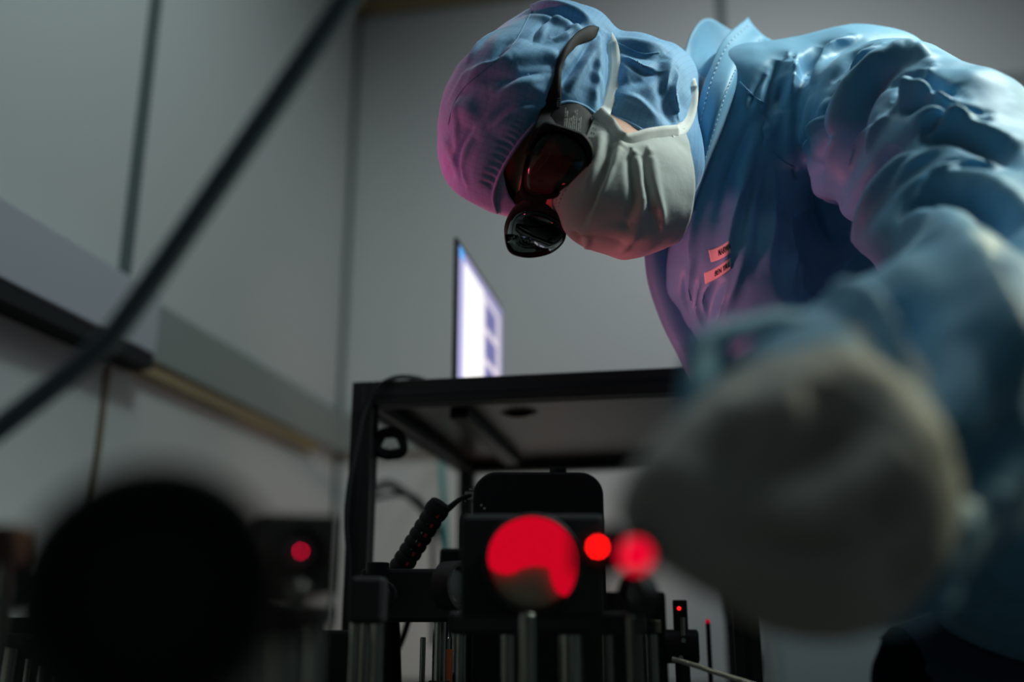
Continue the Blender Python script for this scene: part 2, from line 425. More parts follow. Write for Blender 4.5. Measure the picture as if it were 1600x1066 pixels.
# ================================================================== the bench
TZ = .90
tb = empty('optical_table', (-.36, 1.05, 0), 'dark steel optical table under all the black mounts', 'table')
MB().box2((-.88, -.25, .78), (.13, 2.2, TZ)).obj('tabletop', M_TABLE, tb, bevel=.004, smooth=False)
for x in (-.78, .03):
    for y in (-.15, 2.1): MB().box2((x-.04, y-.04, 0), (x+.04, y+.04, .78)).obj('leg', M_BLACK, tb, smooth=False)

# ------------------------------------------------------------------ shelf frame of black aluminium profile
FX0, FX1, FY0, FY1, FZ = -.455, .060, 1.245, 1.88, 1.322
PW = .030
fr = empty('equipment_shelf', ((FX0+FX1)/2, (FY0+FY1)/2, TZ), 'black aluminium profile shelf frame standing over the bench, laptop on top', 'shelf')
def profile(a, b, name='post'):
    """slotted aluminium profile between two corners of a box"""
    mb = MB(); mb.box2(a, b); o = mb.obj(name, M_FRAME, fr, bevel=.0015, smooth=False)
    d = [abs(q-p) for p, q in zip(a, b)]; L = d.index(max(d)); s = MB()
    for k in range(3):
        if k == L: continue
        for side in (a[k], b[k]):
            other = [i for i in range(3) if i not in (k, L)][0]; c = [(p+q)/2 for p, q in zip(a, b)]; c[k] = side
            size = [0]*3; size[L] = d[L]*.998; size[k] = .0006; size[other] = .008; s.box(c, size)
    s.obj('slot', M_BLACKR, o, smooth=False); return o
for x in (FX0, FX1-PW):
    for y in (FY0, FY1-PW): profile((x, y, TZ), (x+PW, y+PW, FZ), 'post')
for y in (FY0, FY1-PW): profile((FX0+PW, y, FZ-.033), (FX1-PW, y+PW, FZ), 'rail')
for x in (FX0, FX1-PW): profile((x, FY0+PW, FZ-.033), (x+PW, FY1-PW, FZ), 'rail')
MB().box2((FX0+PW, FY0+PW, FZ-.012), (FX1-PW, FY1-PW, FZ-.004)).obj('shelf_plate', M_SMOKE, fr, smooth=False)['label'] = 'smoky brown plate'
MB().box2((FX0+.105, FY0+.12, FZ-.030), (FX0+.132, FY0+.54, FZ-.013)).obj('bracket', M_FRAME, fr, bevel=.002, smooth=False)  # added strip, stands for a dark leg seen through the plate

# laptop on the shelf
lx, ly0, ly1, lz = -.330, 1.318, 1.655, FZ
lp = empty('laptop', (lx+.1, (ly0+ly1)/2, lz), 'open laptop on the black shelf, bright screen turned right', 'laptop')
MB().box2((lx+.004, ly0, lz), (lx+.232, ly1, lz+.014)).obj('keyboard_base', M_BLACK, lp, bevel=.003, smooth=False)
ZT = 1.553
MB().box2((lx-.006, ly0, lz+.012), (lx, ly1, ZT)).obj('lid', M_BLACK, lp, bevel=.002, smooth=False)
E1 = lambda n, c, s: mat(n, c, .3, emit=c, estr=s)
SCR = E1('screen_lavender', (.42, .38, .66), .62); sc = MB().box2((lx-.0002, ly0+.010, lz+.018), (lx+.0008, ly1-.010, ZT-.010)).obj('screen', SCR, lp, smooth=False)
y0, y1, z0, z1 = ly0+.010, ly1-.010, lz+.018, ZT-.010
def scr(name, a, b, c, d, m_): MB().box2((lx+.0009, y0+(y1-y0)*a, z0+(z1-z0)*b), (lx+.0015, y0+(y1-y0)*c, z0+(z1-z0)*d)).obj(name, m_, sc, smooth=False)
scr('document_window', .10, .0, .52, .925, E1('screen_white', (1, .92, .90), .82))
scr('side_panel', .52, .0, .93, .90, E1('screen_pale', (.80, .70, .80), .75))
for q in (.12, .39, .66): pass
TH = E1('screen_violet', (.14, .13, .34), .8)
for a_, b_ in ((.655, .85), (.40, .59), (.14, .335)):
    MB().box2((lx+.0016, y0+(y1-y0)*.56, z0+(z1-z0)*a_), (lx+.0022, y0+(y1-y0)*.83, z0+(z1-z0)*b_)).obj('thumbnail', TH, sc, smooth=False)
MB().box2((lx+.0010, y0, z1-.016), (lx+.0016, y0+.025, z1)).obj('corner_icon', E1('screen_blue', (.05, .35, .8), .8), sc, smooth=False)

# cables on the frame
def cable(name, pts, r, material, label, seg=8):
    o = MB().tube(pts, r, seg, 8).obj(name, material, sharp=None); return tag(o, label, 'cable')
fy = FY0-.006
def fp(px, py, dy=0): return on(px, py, 1, fy+dy)
cable('draped_cable', [fp(548, 985, .0), fp(545, 880), fp(541, 820, -.002), fp(544, 770, -.004), fp(556, 700, -.004), fp(570, 640, -.004), fp(590, 606, -.004), fp(612, 592, .0), fp(632, 589, .02), fp(655, 592, .05), fp(672, 599, .09)], .0033, M_BLACKR, 'thin black cable draped over the top left corner of the shelf frame')
ccs = [fp(590+22*math.cos(t)*(.9+.12*math.sin(3*t)), 694+20*math.sin(t*1.0)*(1+.15*math.cos(2*t))+3*math.sin(2.3*t), .035+.006*math.sin(t*.7)) for t in np.linspace(0, 7.4*math.pi, 60)]
ccs = [c + Vector((.018, 0, 0)) for c in ccs]
cable('coiled_cable', ccs, .0056, M_BLACKR, 'black cable coiled in a bundle inside the left shelf post')
cable('sagging_cable', [on(768, 622, 1, 1.42), on(782, 640, 1, 1.42), on(806, 648, 1, 1.42), on(832, 643, 1, 1.42), on(852, 628, 1, 1.42)], .0045, M_BLACKR, 'short black cable sagging under the smoky shelf plate')
cable('hanging_cable', [on(690, 704, 1, YB-.045), on(690, 712, 1, 2.2), on(692, 760, 1, 2.05), on(694, 800, 1, 2.04), on(697, 850, 1, 2.02), on(700, 960, 1, 2.0), Vector((on(700, 1000, 1, 2.0).x, 2.0, TZ+.004))], .0065, M_TEAL, 'teal cable hanging behind the black shelf frame')
cable('arched_cable', [on(572, 800, 1, YB-.009), on(570, 785, 1, 2.30), on(600, 757, 1, 2.10), on(632, 770, 1, 2.10), on(660, 795, 1, 2.10), on(690, 838, 1, 2.10), on(700, 900, 1, 2.10), Vector((on(704, 1010, 1, 2.10).x, 2.1, TZ+.01))], .009, M_BLACKR, 'dark cable arching behind the ribbed hose')
cable('bowed_cable', [on(574, 815, 1, YB-.005), on(568, 792, 1, 2.10), on(592, 778, 1, 1.95), on(640, 774, 1, 1.95), on(668, 800, 1, 1.95), on(676, 850, 1, 1.95), on(676, 1010, 1, 1.95)], .005, M_BLACKR, 'thin dark cable bowed just below the arching dark one')

# ------------------------------------------------------------------ camera housing, its lead and the ribbed hose
d = 1.12
hc = wp(842, 860, d); HW = .0745; top = on(842, 738, 1, hc.y).z
hb = empty('device_housing', (hc.x, hc.y, TZ), 'large black rounded device housing in front of the shelf', 'housing')
def rounded(x0, x1, z0, z1, r, n=10):
    P = [(x0, z0), (x1, z0)]
    for k in range(n+1): a = math.pi/2*k/n; P.append((x1-r+r*math.cos(a), z1-r+r*math.sin(a)))
    for k in range(n+1): a = math.pi/2*(1+k/n); P.append((x0+r+r*math.cos(a), z1-r+r*math.sin(a)))
    return P
def prism(P, y0, y1, R=None):
    n = len(P); v = [(x, y0, z) for x, z in P] + [(x, y1, z) for x, z in P]
    f = [tuple(range(n)), tuple(reversed(range(n, 2*n)))] + [(i, i+n, (i+1) % n+n, (i+1) % n) for i in range(n)]; return v, f
yr = Euler((0, 0, YAW)).to_matrix()
def yawed(v, c): return [tuple(Vector(c) + yr @ (Vector(p))) for p in v]
v, f = prism(rounded(-HW, HW, TZ+.03-hc.z, top-hc.z, .026), -.0, .085); mb = MB(); mb.add(yawed(v, hc), f); mb.obj('casing', M_BLACK, hb, bevel=.003, smooth=False)
v, f = prism(rounded(-HW*.7, HW*.7, TZ-hc.z, TZ+.031-hc.z, .004), .01, .075); mb = MB(); mb.add(yawed(v, hc), f); mb.obj('foot', M_BLACK, hb, smooth=False)
k0 = wp(872, 739, d+.04); MB().cyl(k0 - Vector((0, 0, .004)), k0 + Vector((0, 0, .005)), .010).obj('top_knob', M_BLACK, hb, bevel=.001)
cc = wp(737, 776, d+.03); MB().box(cc, (.016, .012, .011), yr).box(cc+yr@Vector((.003, 0, .0075)), (.012, .010, .004), yr).obj('socket', M_STEEL, hb, bevel=.001, smooth=False)
for px, py in ((740, 762), (757, 795), (752, 790)): 
    p = wp(px, py, d-.001); MB().cyl(p, p + yr@Vector((0, -.0025, 0)), .0016, 12).obj('screw', M_STEEL, hb)
A, B = wp(684, 795, 1.13), wp(622, 893, 1.125); ax = (B-A); L = ax.length
hs = empty('ribbed_hose', tuple(Vector((B.x-.02, B.y+.06, TZ))), 'black ribbed hose rising left of the device housing, red glints on it', 'hose')
prof = []
n = 8
for i in range(n*6+1):
    t = i/(n*6); prof.append((L*t, .0118 + .0016*abs(math.sin(math.pi*t*n))**.5))
MB().lathe(A, ax, prof, 24).tube([B - ax*.02, B + ax*.3, Vector((B.x-.02, B.y+.04, B.z-.06)), Vector((B.x-.02, B.y+.06, TZ+.012))], .0115, 14).obj('tube', M_BLACK, hs, sharp=60)
MB().lathe(A - ax.normalized()*.009, ax, [(0, .009), (.002, .0122), (.010, .0142), (.016, .0135)], 24).obj('end_cap', M_BLACKR, hs)
sp = MB()  # red glints on the ribs, made as small coloured boxes
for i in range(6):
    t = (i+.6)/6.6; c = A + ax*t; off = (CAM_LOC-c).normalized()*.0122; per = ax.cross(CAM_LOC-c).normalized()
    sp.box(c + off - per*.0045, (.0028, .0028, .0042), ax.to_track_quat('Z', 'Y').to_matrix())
sp.obj('red_glints', mat('red_glint', (.5, .015, .02), .5), hs, smooth=False)['label'] = 'row of painted red glints'
sp = MB()
for i in range(6):
    t = (i+.5)/6.6; c = A + ax*t; off = (CAM_LOC-c).normalized()*.0124; per = ax.cross(CAM_LOC-c).normalized()
    sp.box(c + off + per*.0008, (.0010, .0010, .005), ax.to_track_quat('Z', 'Y').to_matrix())
sp.obj('pale_marks', mat('pale_mark', (.62, .6, .42), .4), hs, smooth=False)['label'] = 'row of pale marks'
cable('housing_lead', [wp(693, 800, 1.13), wp(703, 793, 1.13), wp(716, 782, 1.135), wp(728, 776, 1.14), wp(738, 774, 1.148)], [.0042, .0036, .0028, .0024, .0022], M_BLACKR, 'thin lead from the ribbed hose cap to the device housing socket')

# ------------------------------------------------------------------ optics on posts
def post_set(root, x, y, ztop, r=.0063, holder=True, steel=M_STEEL):
    MB().lathe((x, y, TZ), (0, 0, 1), [(0, .016), (.006, .016), (.007, .0125), (.009, .0125)], 24).obj('foot', M_BLACK, root)
    hz = max(TZ+.012, min(TZ+.05, ztop-.045))
    if holder: MB().cyl((x, y, TZ+.008), (x, y, hz), r+.0035).obj('post_holder', M_BLACK, root, bevel=.001)
    MB().cyl((x, y, hz-.01 if holder else TZ+.008), (x, y, ztop), r).obj('post', steel, root, bevel=.0008)
def look(c, px=None):
    v = (CAM_LOC - Vector(c)); v.z = 0; return v.normalized()
def optic(px, py, d, r, label, thick=.02, plate=None, disc=None, yaw=0, knobs=(), face=M_GLASS, group=None, post=True, name='lens_mount', pr=.0055, up=0, cat='lens mount', steel=M_STEEL):
    """round lens holder on a post; plate = square backing plate half size"""
    c = wp(px, py, d); root = empty(name, (c.x, c.y, TZ), label, cat, group)
    a = look(c); a = Euler((0, 0, yaw)).to_matrix() @ a; side = a.cross(Vector((0, 0, 1)))
    if up: a = (a + Vector((0, 0, up))).normalized()
    if post: post_set(root, c.x, c.y, c.z - r*.97, pr, steel=steel)
    MB().lathe(c - a*thick, a, [(0, r*.8), (0, r), (thick*.8, r), (thick, r*.95), (thick, r*.80), (thick*.7, r*.78), (thick*.7, 0.0001)], 40, cap=False).obj('housing_ring', M_BLACK, root, sharp=30)
    MB().lathe(c - a*thick*.32, a, [(0, r*.78), (.0015, r*.7), (.0025, r*.4), (.003, .0001)], 32).obj('lens', face, root)
    if plate:
        R = Matrix((side, a, a.cross(side)*-1)).transposed() if False else a.to_track_quat('Y', 'Z').to_matrix()
        MB().box(c - a*(thick+.005), (plate*2, .010, plate*2), R).obj('mount_plate', M_BLACK, root, bevel=.002, smooth=False)
        for sx, sz in knobs:
            k = c - a*(thick+.01) + R @ Vector((sx*plate*.8, 0, sz*plate*.8))
            MB().lathe(k, -a, [(0, .003), (.012, .003), (.012, .007), (.024, .007), (.025, .006)], 20).obj('adjuster_knob', M_BLACK, root)
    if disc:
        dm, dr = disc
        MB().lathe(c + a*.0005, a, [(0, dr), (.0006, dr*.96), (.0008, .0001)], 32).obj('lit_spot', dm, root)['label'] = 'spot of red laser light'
    return root
# the items in the photo, left to right
optic(237, 925, .33, .0450, 'huge dark round lens mount at the left, nearest the camera', thick=.05, name='lens_mount', pr=.009, face=M_BLACKR)
c = wp(388, 905, .42); kb = empty('adjuster_block', (c.x, c.y, TZ), 'dark adjuster block leaning on the right side of the huge dark mount', 'adjuster')
MB().box(c, (.018, .03, .040), yr).box(c+yr@Vector((.020, 0, -.016)), (.018, .022, .020), yr).obj('block', M_BLACK, kb, bevel=.004, smooth=False); post_set(kb, c.x, c.y, c.z-.02, .007)
optic(470, 862, .58, .019, 'dark mount with one dim red spot, right of the huge dark mount', plate=.024, disc=(M_REDDIM, .0008), knobs=((1, 1),), yaw=.1)
c = wp(468, 925, .57); tp = empty('teal_filter_holder', (c.x, c.y-.02, TZ), 'dark teal cylinder under the dim red spot', 'filter holder')
MB().cyl((c.x, c.y-.02, c.z-.022), (c.x, c.y-.02, c.z-.004), .0105).obj('cylinder', mat('teal_dark', (.02, .06, .07), .4), tp, bevel=.001); post_set(tp, c.x, c.y-.02, c.z-.021, .005)
def block(name, px0, py0, px1, py1, d, depth, label, cat, posts=(), material=M_BLACK, extra=None, bev=.004):
    a = wp(px0, py0, d); b = wp(px1, py1, d); c = wp((px0+px1)/2, (py0+py1)/2, d)
    wd = (px1-px0)/FPX*d; hh = abs(a.z-b.z)
    root = empty(name, (c.x, c.y, TZ), label, cat)
    MB().box(c + yr@Vector((0, depth/2, 0)), (wd, depth, hh), yr).obj('block', material, root, bevel=bev, smooth=False)
    for t, r in posts:
        q = c + yr@Vector(((t-.5)*wd, depth/2, 0)); post_set(root, q.x, q.y, c.z-hh/2+.002, r)
    return root
b = block('translation_stage', 562, 888, 708, 972, 1.02, .06, 'wide black translation stage below the ribbed hose', 'stage', ((.06, .0065), (.85, .008)))
q = wp(600, 930, 1.01); MB().cyl(q, q+yr@Vector((0, -.02, 0)), .014).cyl(q+yr@Vector((0, -.02, 0)), q+yr@Vector((0, -.028, 0)), .009).obj('micrometer_knob', M_BLACK, b, bevel=.001)
q = wp(590, 884, 1.03); MB().cyl(q-Vector((0, 0, .01)), q+Vector((0, 0, .003)), .012).obj('top_screw', M_BLACK, b, bevel=.001)
b = block('clamp_block', 545, 900, 600, 975, .86, .03, 'dark clamp block on two steel posts left of the translation stage', 'clamp', ((.15, .005), (.8, .0062)))
b = block('beam_splitter', 686, 856, 742, 920, 1.22, .05, 'black cube left of the device housing, behind the big red lens', 'beam splitter', ((.5, .006),))
optic(722, 915, .98, .024, 'small black lens ring left of the big red lens', yaw=.9, thick=.02)
b = block('dark_base_block', 700, 955, 1012, 992, .87, .05, 'long black base bar below the three red spots', 'bar', ((.30, .0066), (.40, .0035), (.62, .011), (.81, .0062), (.97, .0055)))
# big lens; the red laser highlight is an emissive crescent over olive glass
c = wp(832, 880, .80); a = look(c); bl = empty('laser_lit_lens', (c.x, c.y, TZ), 'big lens with a painted red highlight above an olive lower part', 'lens')
upv = Vector((0, 0, 1)); side = upv.cross(a).normalized()
s = .80/FPX
def lensP(px, py, o): return c + side*((px-832)*s) + upv*((880-py)*s) + a*o
MB().lathe(c - a*.03, a, [(0, .040), (.028, .040), (.030, .0385), (.030, .0352), (.022, .0352)], 48, cap=False).obj('housing_ring', M_BLACK, bl, sharp=30)
MB().lathe(c - a*.006, a, [(0, .0352), (.0015, .03), (.003, .0001)], 40).obj('glass', M_LENSG, bl)['label'] = 'unlit olive lower glass'
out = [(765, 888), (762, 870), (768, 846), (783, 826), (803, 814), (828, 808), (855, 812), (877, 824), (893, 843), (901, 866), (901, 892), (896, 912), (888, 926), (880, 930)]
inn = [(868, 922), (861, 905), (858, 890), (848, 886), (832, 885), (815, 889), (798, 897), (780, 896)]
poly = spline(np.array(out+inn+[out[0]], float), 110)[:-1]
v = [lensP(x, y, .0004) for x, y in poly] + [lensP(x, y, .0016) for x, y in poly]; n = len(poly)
MB().add(v, [tuple(range(n, 2*n)), tuple(reversed(range(n)))] + [(i, (i+1) % n, (i+1) % n+n, i+n) for i in range(n)]).obj('red_highlight', M_RED, bl, smooth=False)['label'] = 'painted red laser highlight'
MB().box(c - a*.036, (.12, .012, .085), a.to_track_quat('Y', 'Z').to_matrix()).obj('mount_plate', M_BLACK, bl, bevel=.004, smooth=False)
post_set(bl, c.x-.004, c.y, c.z-.039, .0066)
optic(934, 855, .50, .0100, 'black mount with a small sharp orange-red spot, beside the big red lens', disc=(M_REDSPOT, .0010), plate=.0125, yaw=.05, thick=.014, steel=M_BLACK, pr=.004)
optic(993, 868, .415, .0080, 'black mount with a soft red spot, at the fingertips of the glove', disc=(M_REDSOFT, .0045), thick=.014, steel=M_BLACK, pr=.004)
optic(985, 930, .74, .016, 'dark ring mount below the soft red spot at the glove', yaw=-.8, thick=.014)
# indicator with a tiny red light, right of the base bar
c = wp(1064, 985, 1.16); il = empty('indicator_stand', (c.x, c.y, TZ), 'small black clamp stand with a pinpoint red light', 'clamp stand')
MB().cyl((c.x, c.y, TZ), (c.x, c.y, c.z+.034), .0085).obj('upright', M_BLACK, il, bevel=.001)
MB().lathe((c.x-.02, c.y, c.z-.018), (1, 0, 0), [(0, .016), (.002, .019), (.038, .019), (.04, .016)], 28).obj('ball_clamp', M_BLACK, il, sharp=40)
q = wp(1061, 951, 1.14); MB().lathe(q, look(q), [(0, .0022), (.0015, .0016), (.002, .0001)], 16).obj('red_light', mat('led_red', (.5, 0, 0), .4, emit=(1, .01, .01), estr=2.5), il)['label'] = 'pinpoint red light'
q = wp(1066, 965, 1.145); MB().cyl(q, q-Vector((0, 0, .02)), .0035, 16).obj('clip', M_STEEL, il)
for px, py in ((1068, 1001), (1064, 1028)): q = wp(px, py, 1.135); MB().cyl(q, q+look(q)*.004, .0028, 14).obj('screw', M_STEEL, il)
q = wp(1106, 974, 1.24); rs = empty('marker_peg', (q.x, q.y, TZ), 'thin black peg with a dim red tip beside the right shelf post', 'peg')
MB().cyl((q.x, q.y, TZ), (q.x, q.y, q.z), .003, 12).obj('rod', M_BLACK, rs); MB().lathe((q.x, q.y, q.z), (0, 0, 1), [(0, .003), (.003, .003), (.005, .001)], 14).obj('tip', mat('peg_red', (.3, 0, .03), .4, emit=(1, 0, .05), estr=.3), rs)['label'] = 'dim red tip'
o = MB().tube([wp(1050, 1030, .98), wp(1085, 1040, .97), wp(1120, 1052, .96), wp(1165, 1066, .95), wp(1220, 1085, .94), wp(1300, 1120, .93)], .0024, 10, 8).obj('braided_lead', mat('braid', (.45, .45, .42), .35, .8, bump=1, bscale=700, bdist=.002), sharp=None); tag(o, 'thin braided metal lead running to the lower right from the clamp stand', 'lead')
o = MB().tube([on(1148, 1010, 1, 1.6), on(1165, 1004, 1, 1.6), on(1182, 1020, 1, 1.6), on(1186, 1050, 1, 1.6), on(1180, 1090, 1, 1.6), Vector((on(1180, 1090, 1, 1.6).x, 1.6, TZ+.006))], .006, 10).obj('looped_cable', M_BLACKR, sharp=None); tag(o, 'black cable loop right of the right shelf post', 'cable')
# black boxes added behind the mounts to darken the gaps
def filler(px0, px1, py, d, depth, label):
    a = wp(px0, py, d); b_ = wp(px1, py, d); c = wp((px0+px1)/2, py, d); wd = (px1-px0)/FPX*d; hh = a.z - TZ - .006
    root = empty('filler_box', (c.x, c.y, TZ), label, 'filler box')
    MB().box(Vector((c.x, c.y, TZ+.006+hh/2)) + yr@Vector((0, depth/2, 0)), (wd, depth, hh), yr).obj('casing', M_BLACK, root, bevel=.004, smooth=False)
    for sx in (-.42, .42):
        for sy in (.15, .85): q = Vector((c.x, c.y, TZ)) + yr@Vector((sx*wd, sy*depth, 0)); MB().cyl(q, q+Vector((0, 0, .0065)), .008, 14).obj('foot', M_BLACKR, root)  # feet of the added filler box
    q = Vector((c.x, c.y, TZ+.006+hh*.7)) + yr@Vector((wd*.3, 0, 0)); MB().cyl(q, q+yr@Vector((0, -.012, 0)), .007, 20).obj('filler_dial', M_BLACK, root, bevel=.001)
filler(702, 1040, 925, 1.285, .09, 'added black box behind the big red lens, below the device housing')
filler(290, 545, 985, 1.10, .10, 'added low black box left of the left shelf post, behind the steel posts')
filler(-60, 235, 1000, 1.10, .10, 'added low black box in the lower left corner, behind the small stage')
# free-standing steel posts
for px, d, r, pytop, lab in ((20, .92, .0065, 1012, 'steel post at the far left edge, short black cap'), (66, .95, .004, 1040, 'thin steel post second from the left edge'), (265, .46, .0125, 960, 'thick blurred steel post below the huge dark mount'),
                             (398, .52, .010, 985, 'thick steel post between the huge dark mount and the teal cylinder'), (497, .66, .0066, 975, 'bright steel post under the teal cylinder'), (572, .93, .0062, 968, 'steel post at the foot of the left shelf post'),
                             (661, 1.06, .0030, 996, 'thin shiny steel rod under the translation stage'), (697, 1.04, .0062, 996, 'steel post with an orange band under the translation stage'), (1018, .93, .0062, 990, 'steel post under the glove, left of the clamp stand')):
    top = wp(px, pytop, d); ro = empty('optical_post', (top.x, top.y, TZ), lab, 'post'); post_set(ro, top.x, top.y, top.z, r)
    if px not in (661, 697): MB().cyl((top.x, top.y, top.z), (top.x, top.y, top.z+.012), r+.003).obj('cap', M_BLACK, ro, bevel=.001)
    if px == 697: MB().cyl((top.x, top.y, top.z-.05), (top.x, top.y, top.z-.012), r+.0012).obj('band', mat('orange_band', (.45, .12, .04), .4), ro)['label'] = 'orange band'
# bracket with brass screws under the huge mount
c = wp(330, 1035, .80); br = empty('angled_bracket', (c.x, c.y, TZ), 'black angled bracket with brass screws at the lower left', 'bracket')
MB().tube([wp(275, 1062, .80), wp(318, 1022, .80), wp(372, 1012, .80)], .010, 12, 1).obj('arm', M_BLACK, br, sharp=40)
for px, py, m_ in ((310, 1014, M_BRASS), (272, 1050, M_BRASS)): q = wp(px, py, .785); MB().lathe(q, look(q)+Vector((-.3, 0, .5)), [(0, .0035), (.004, .0035), (.007, .001)], 14).obj('screw', m_, br)
q = wp(340, 1030, .80); MB().cyl((q.x, q.y, TZ), (q.x, q.y, q.z), .008).obj('post', M_BLACK, br)
c = wp(421, 1028, .74); br = empty('brass_adjuster', (c.x, c.y, TZ), 'small brass adjuster between two steel posts', 'adjuster')
MB().lathe((c.x, c.y, TZ), (0, 0, 1), [(0, .004), (c.z-TZ-.008, .004), (c.z-TZ-.006, .0065), (c.z-TZ+.006, .0065), (c.z-TZ+.008, .002), (c.z-TZ+.022, .0012)], 18).obj('screw', M_BRASS, br)
# left edge: small silver-framed stage
b = block('small_stage', -10, 965, 130, 1030, .98, .05, 'small dark stage with steel rods at the lower left corner', 'stage', ((.3, .004), (.62, .003), (.9, .006)))
q = wp(20, 995, .975); MB().box(q, (.05, .006, .006), yr).obj('scale_strip', M_STEEL, b, smooth=False)
c = wp(2, 905, .5); optic(2, 915, .62, .018, 'black lens ring cut by the left picture edge', yaw=.4)
c = wp(8, 852, .55); ob = empty('copper_block', (c.x, c.y, TZ), 'dim copper coloured block at the left edge above the lens ring', 'block')
MB().box(c, (.020, .02, .022), yr).obj('block', mat('copper_dull', (.09, .035, .025), .5), ob, bevel=.003, smooth=False); post_set(ob, c.x, c.y, c.z-.0105, .004)
o = MB().tube([wp(640, 965, 1.3), wp(628, 1000, 1.3), wp(612, 1032, 1.3), wp(588, 1042, 1.3), wp(560, 1035, 1.3)], .004, 10).obj('small_cable_loop', M_BLACKR, sharp=None); tag(o, 'thin dark cable loop below the translation stage', 'cable')

# ================================================================== the person
# head axes in lens coordinates (x right, y up, z towards the lens): R = person's right, FW = where the face points, UP = crown
Rv = np.array([-.22, -.74, -.63]); Rv /= np.linalg.norm(Rv)
FW = np.array([-.3, -.57, .76]); FW -= Rv*(Rv @ FW); FW /= np.linalg.norm(FW); UPV = np.cross(Rv, FW)
HC = cp(898, 222, 1.10); HA = np.stack([Rv, UPV, FW], 1)
def hl(r, u, f): return HC + Rv*r + UPV*u + FW*f
def to_head(Pw):
    q = (np.asarray(Pw) - MCN[:3, 3]) @ MCN[:3, :3]; return (q-HC) @ HA
feet = np.array([.62, 1.46, 0.0])
person = empty('person', tuple(feet), 'person in pale blue cleanroom gown, hood, mask and dark goggles bending over the bench', 'person')

# ---- body (one continuous figure under the clothes)
hip_c = MCN[:3, :3].T @ (np.array([.60, 1.46, 1.02]) - MCN[:3, 3])
def w2c(p): return MCN[:3, :3].T @ (np.array(p) - MCN[:3, 3])
def body_fn(P):
    q = (P - HC.astype(np.float32)) @ HA.astype(np.float32)
    d = ell(q, (0, .045, -.015), (.076, .092, .095))
    d = smin(d, ell(q, (0, -.035, .042), (.060, .085, .056)), .03)
    d = smin(d, ell(q, (0, -.088, .052), (.040, .036, .040)), .025)
    d = smin(d, cap(q, (0, .004, .095), (0, -.040, .112), .007, .0125), .012)                       # nose
    for s in (-1, 1): d = smin(d, cap(q, (s*.008, -.043, .104), (s*.014, -.044, .100), .007, .007), .006)
    d = smin(d, cap(q, (-.04, .026, .082), (.04, .026, .082), .010, .010), .02)                       # brow
    for s in (-1, 1):
        d = smax(d, -ell(q, (s*.032, .002, .106), (.020, .013, .017)), .012)                         # eye sockets
        d = smin(d, ell(q, (s*.032, .001, .083), (.0125, .0115, .0125)), .003)                        # eyes (lids closed to slits)
        d = smin(d, ell(q, (s*.070, .0, -.012), (.010, .030, .02)), .008)                             # ears
    d = smin(d, ell(q, (0, -.073, .098), (.022, .007, .008)), .006)                                   # lips
    d = smin(d, ell(q, (0, -.083, .096), (.019, .007, .008)), .006)
    neck = cap(P, cp(985, 170, 1.14), cp(1150, 190, 1.22), .046, .036); d = smin(d, neck, .03)
    for a, b, ra, rb in BODY: d = smin(d, cap(P, a, b, ra, rb), .05)
    return d
LEG = [(w2c((.60+dx, 1.46+dy, 1.0)), w2c((.62+dx*1.1, 1.46+dy*1.1, .53)), w2c((.66+dx*1.1, 1.47+dy*1.1, .09))) for dx, dy in ((-.03, -.09), (.03, .09))]
BODY = [(cp(1160, 175, 1.2), cp(1330, 205, 1.24), .055, .085), (cp(1330, 205, 1.24), cp(1480, 340, 1.3), .085, .13), (cp(1480, 340, 1.3), hip_c, .13, .13),
        (cp(1390, 210, 1.12), cp(1585, 480, .87), .055, .045), (cp(1585, 480, .87), cp(1300, 745, .51), .045, .032),
        (cp(1350, 270, 1.42), cp(1345, 560, 1.38), .055, .045), (cp(1345, 560, 1.38), cp(1290, 760, 1.30), .045, .032)]
for h, k, a_ in LEG: BODY += [(h, k, .085, .055), (k, a_, .055, .038)]
bv, bf = nets(body_fn, [-.30, -1.2, -1.8], [1.1, .40, -.38], .012)
bv, bf = refine(bv, bf, 0, 2)
mesh_obj('body', c2w(bv), bf, M_SKIN, person, smooth=True)

# ---- gown
def gown_fn(P):
    segs = [((1165, 170, 1.2, .072), (1330, 192, 1.22, .108)), ((1330, 192, 1.22, .108), (1500, 352, 1.3, .158)), 
            ((1130, 270, 1.175, .048), (1136, 420, 1.165, .062)), ((1136, 420, 1.165, .062), (1285, 640, 1.15, .088)),
            ((1210, 200, 1.2, .08), (1290, 420, 1.28, .115)), ((1285, 640, 1.15, .088), (1590, 840, 1.30, .15))]
    d = None
    for (x0, y0, d0, r0), (x1, y1, d1, r1) in segs:
        c = cap(P, cp(x0, y0, d0), cp(x1, y1, d1), r0, r1); d = c if d is None else smin(d, c, .05)
    d = smin(d, cap(P, cp(1500, 352, 1.3), hip_c, .158, .17), .06)
    d = smin(d, cap(P, cp(1350, 270, 1.40), cp(1345, 560, 1.38), .085, .075), .04)                 # far sleeve
    d = smin(d, cap(P, cp(1345, 560, 1.38), cp(1300, 740, 1.30), .075, .06), .03)
    arm = cap(P, cp(1385, 190, 1.09), cp(1480, 270, 1.0), .088, .096)
    arm = smin(arm, cap(P, cp(1480, 270, 1.0), cp(1590, 480, .84), .096, .090), .03)
    arm = smin(arm, cap(P, cp(1590, 480, .84), cp(1420, 640, .63), .090, .086), .04)
    arm = smin(arm, cap(P, cp(1420, 640, .63), cp(1300, 735, .535), .086, .082), .03)
    d = smin(d, arm, .022)
    return d
gv, gf = nets(gown_fn, [.02, -.75, -1.75], [1.2, .42, -.42], .0085)
gv, gf = refine(c2w(gv), gf, 2, 3)
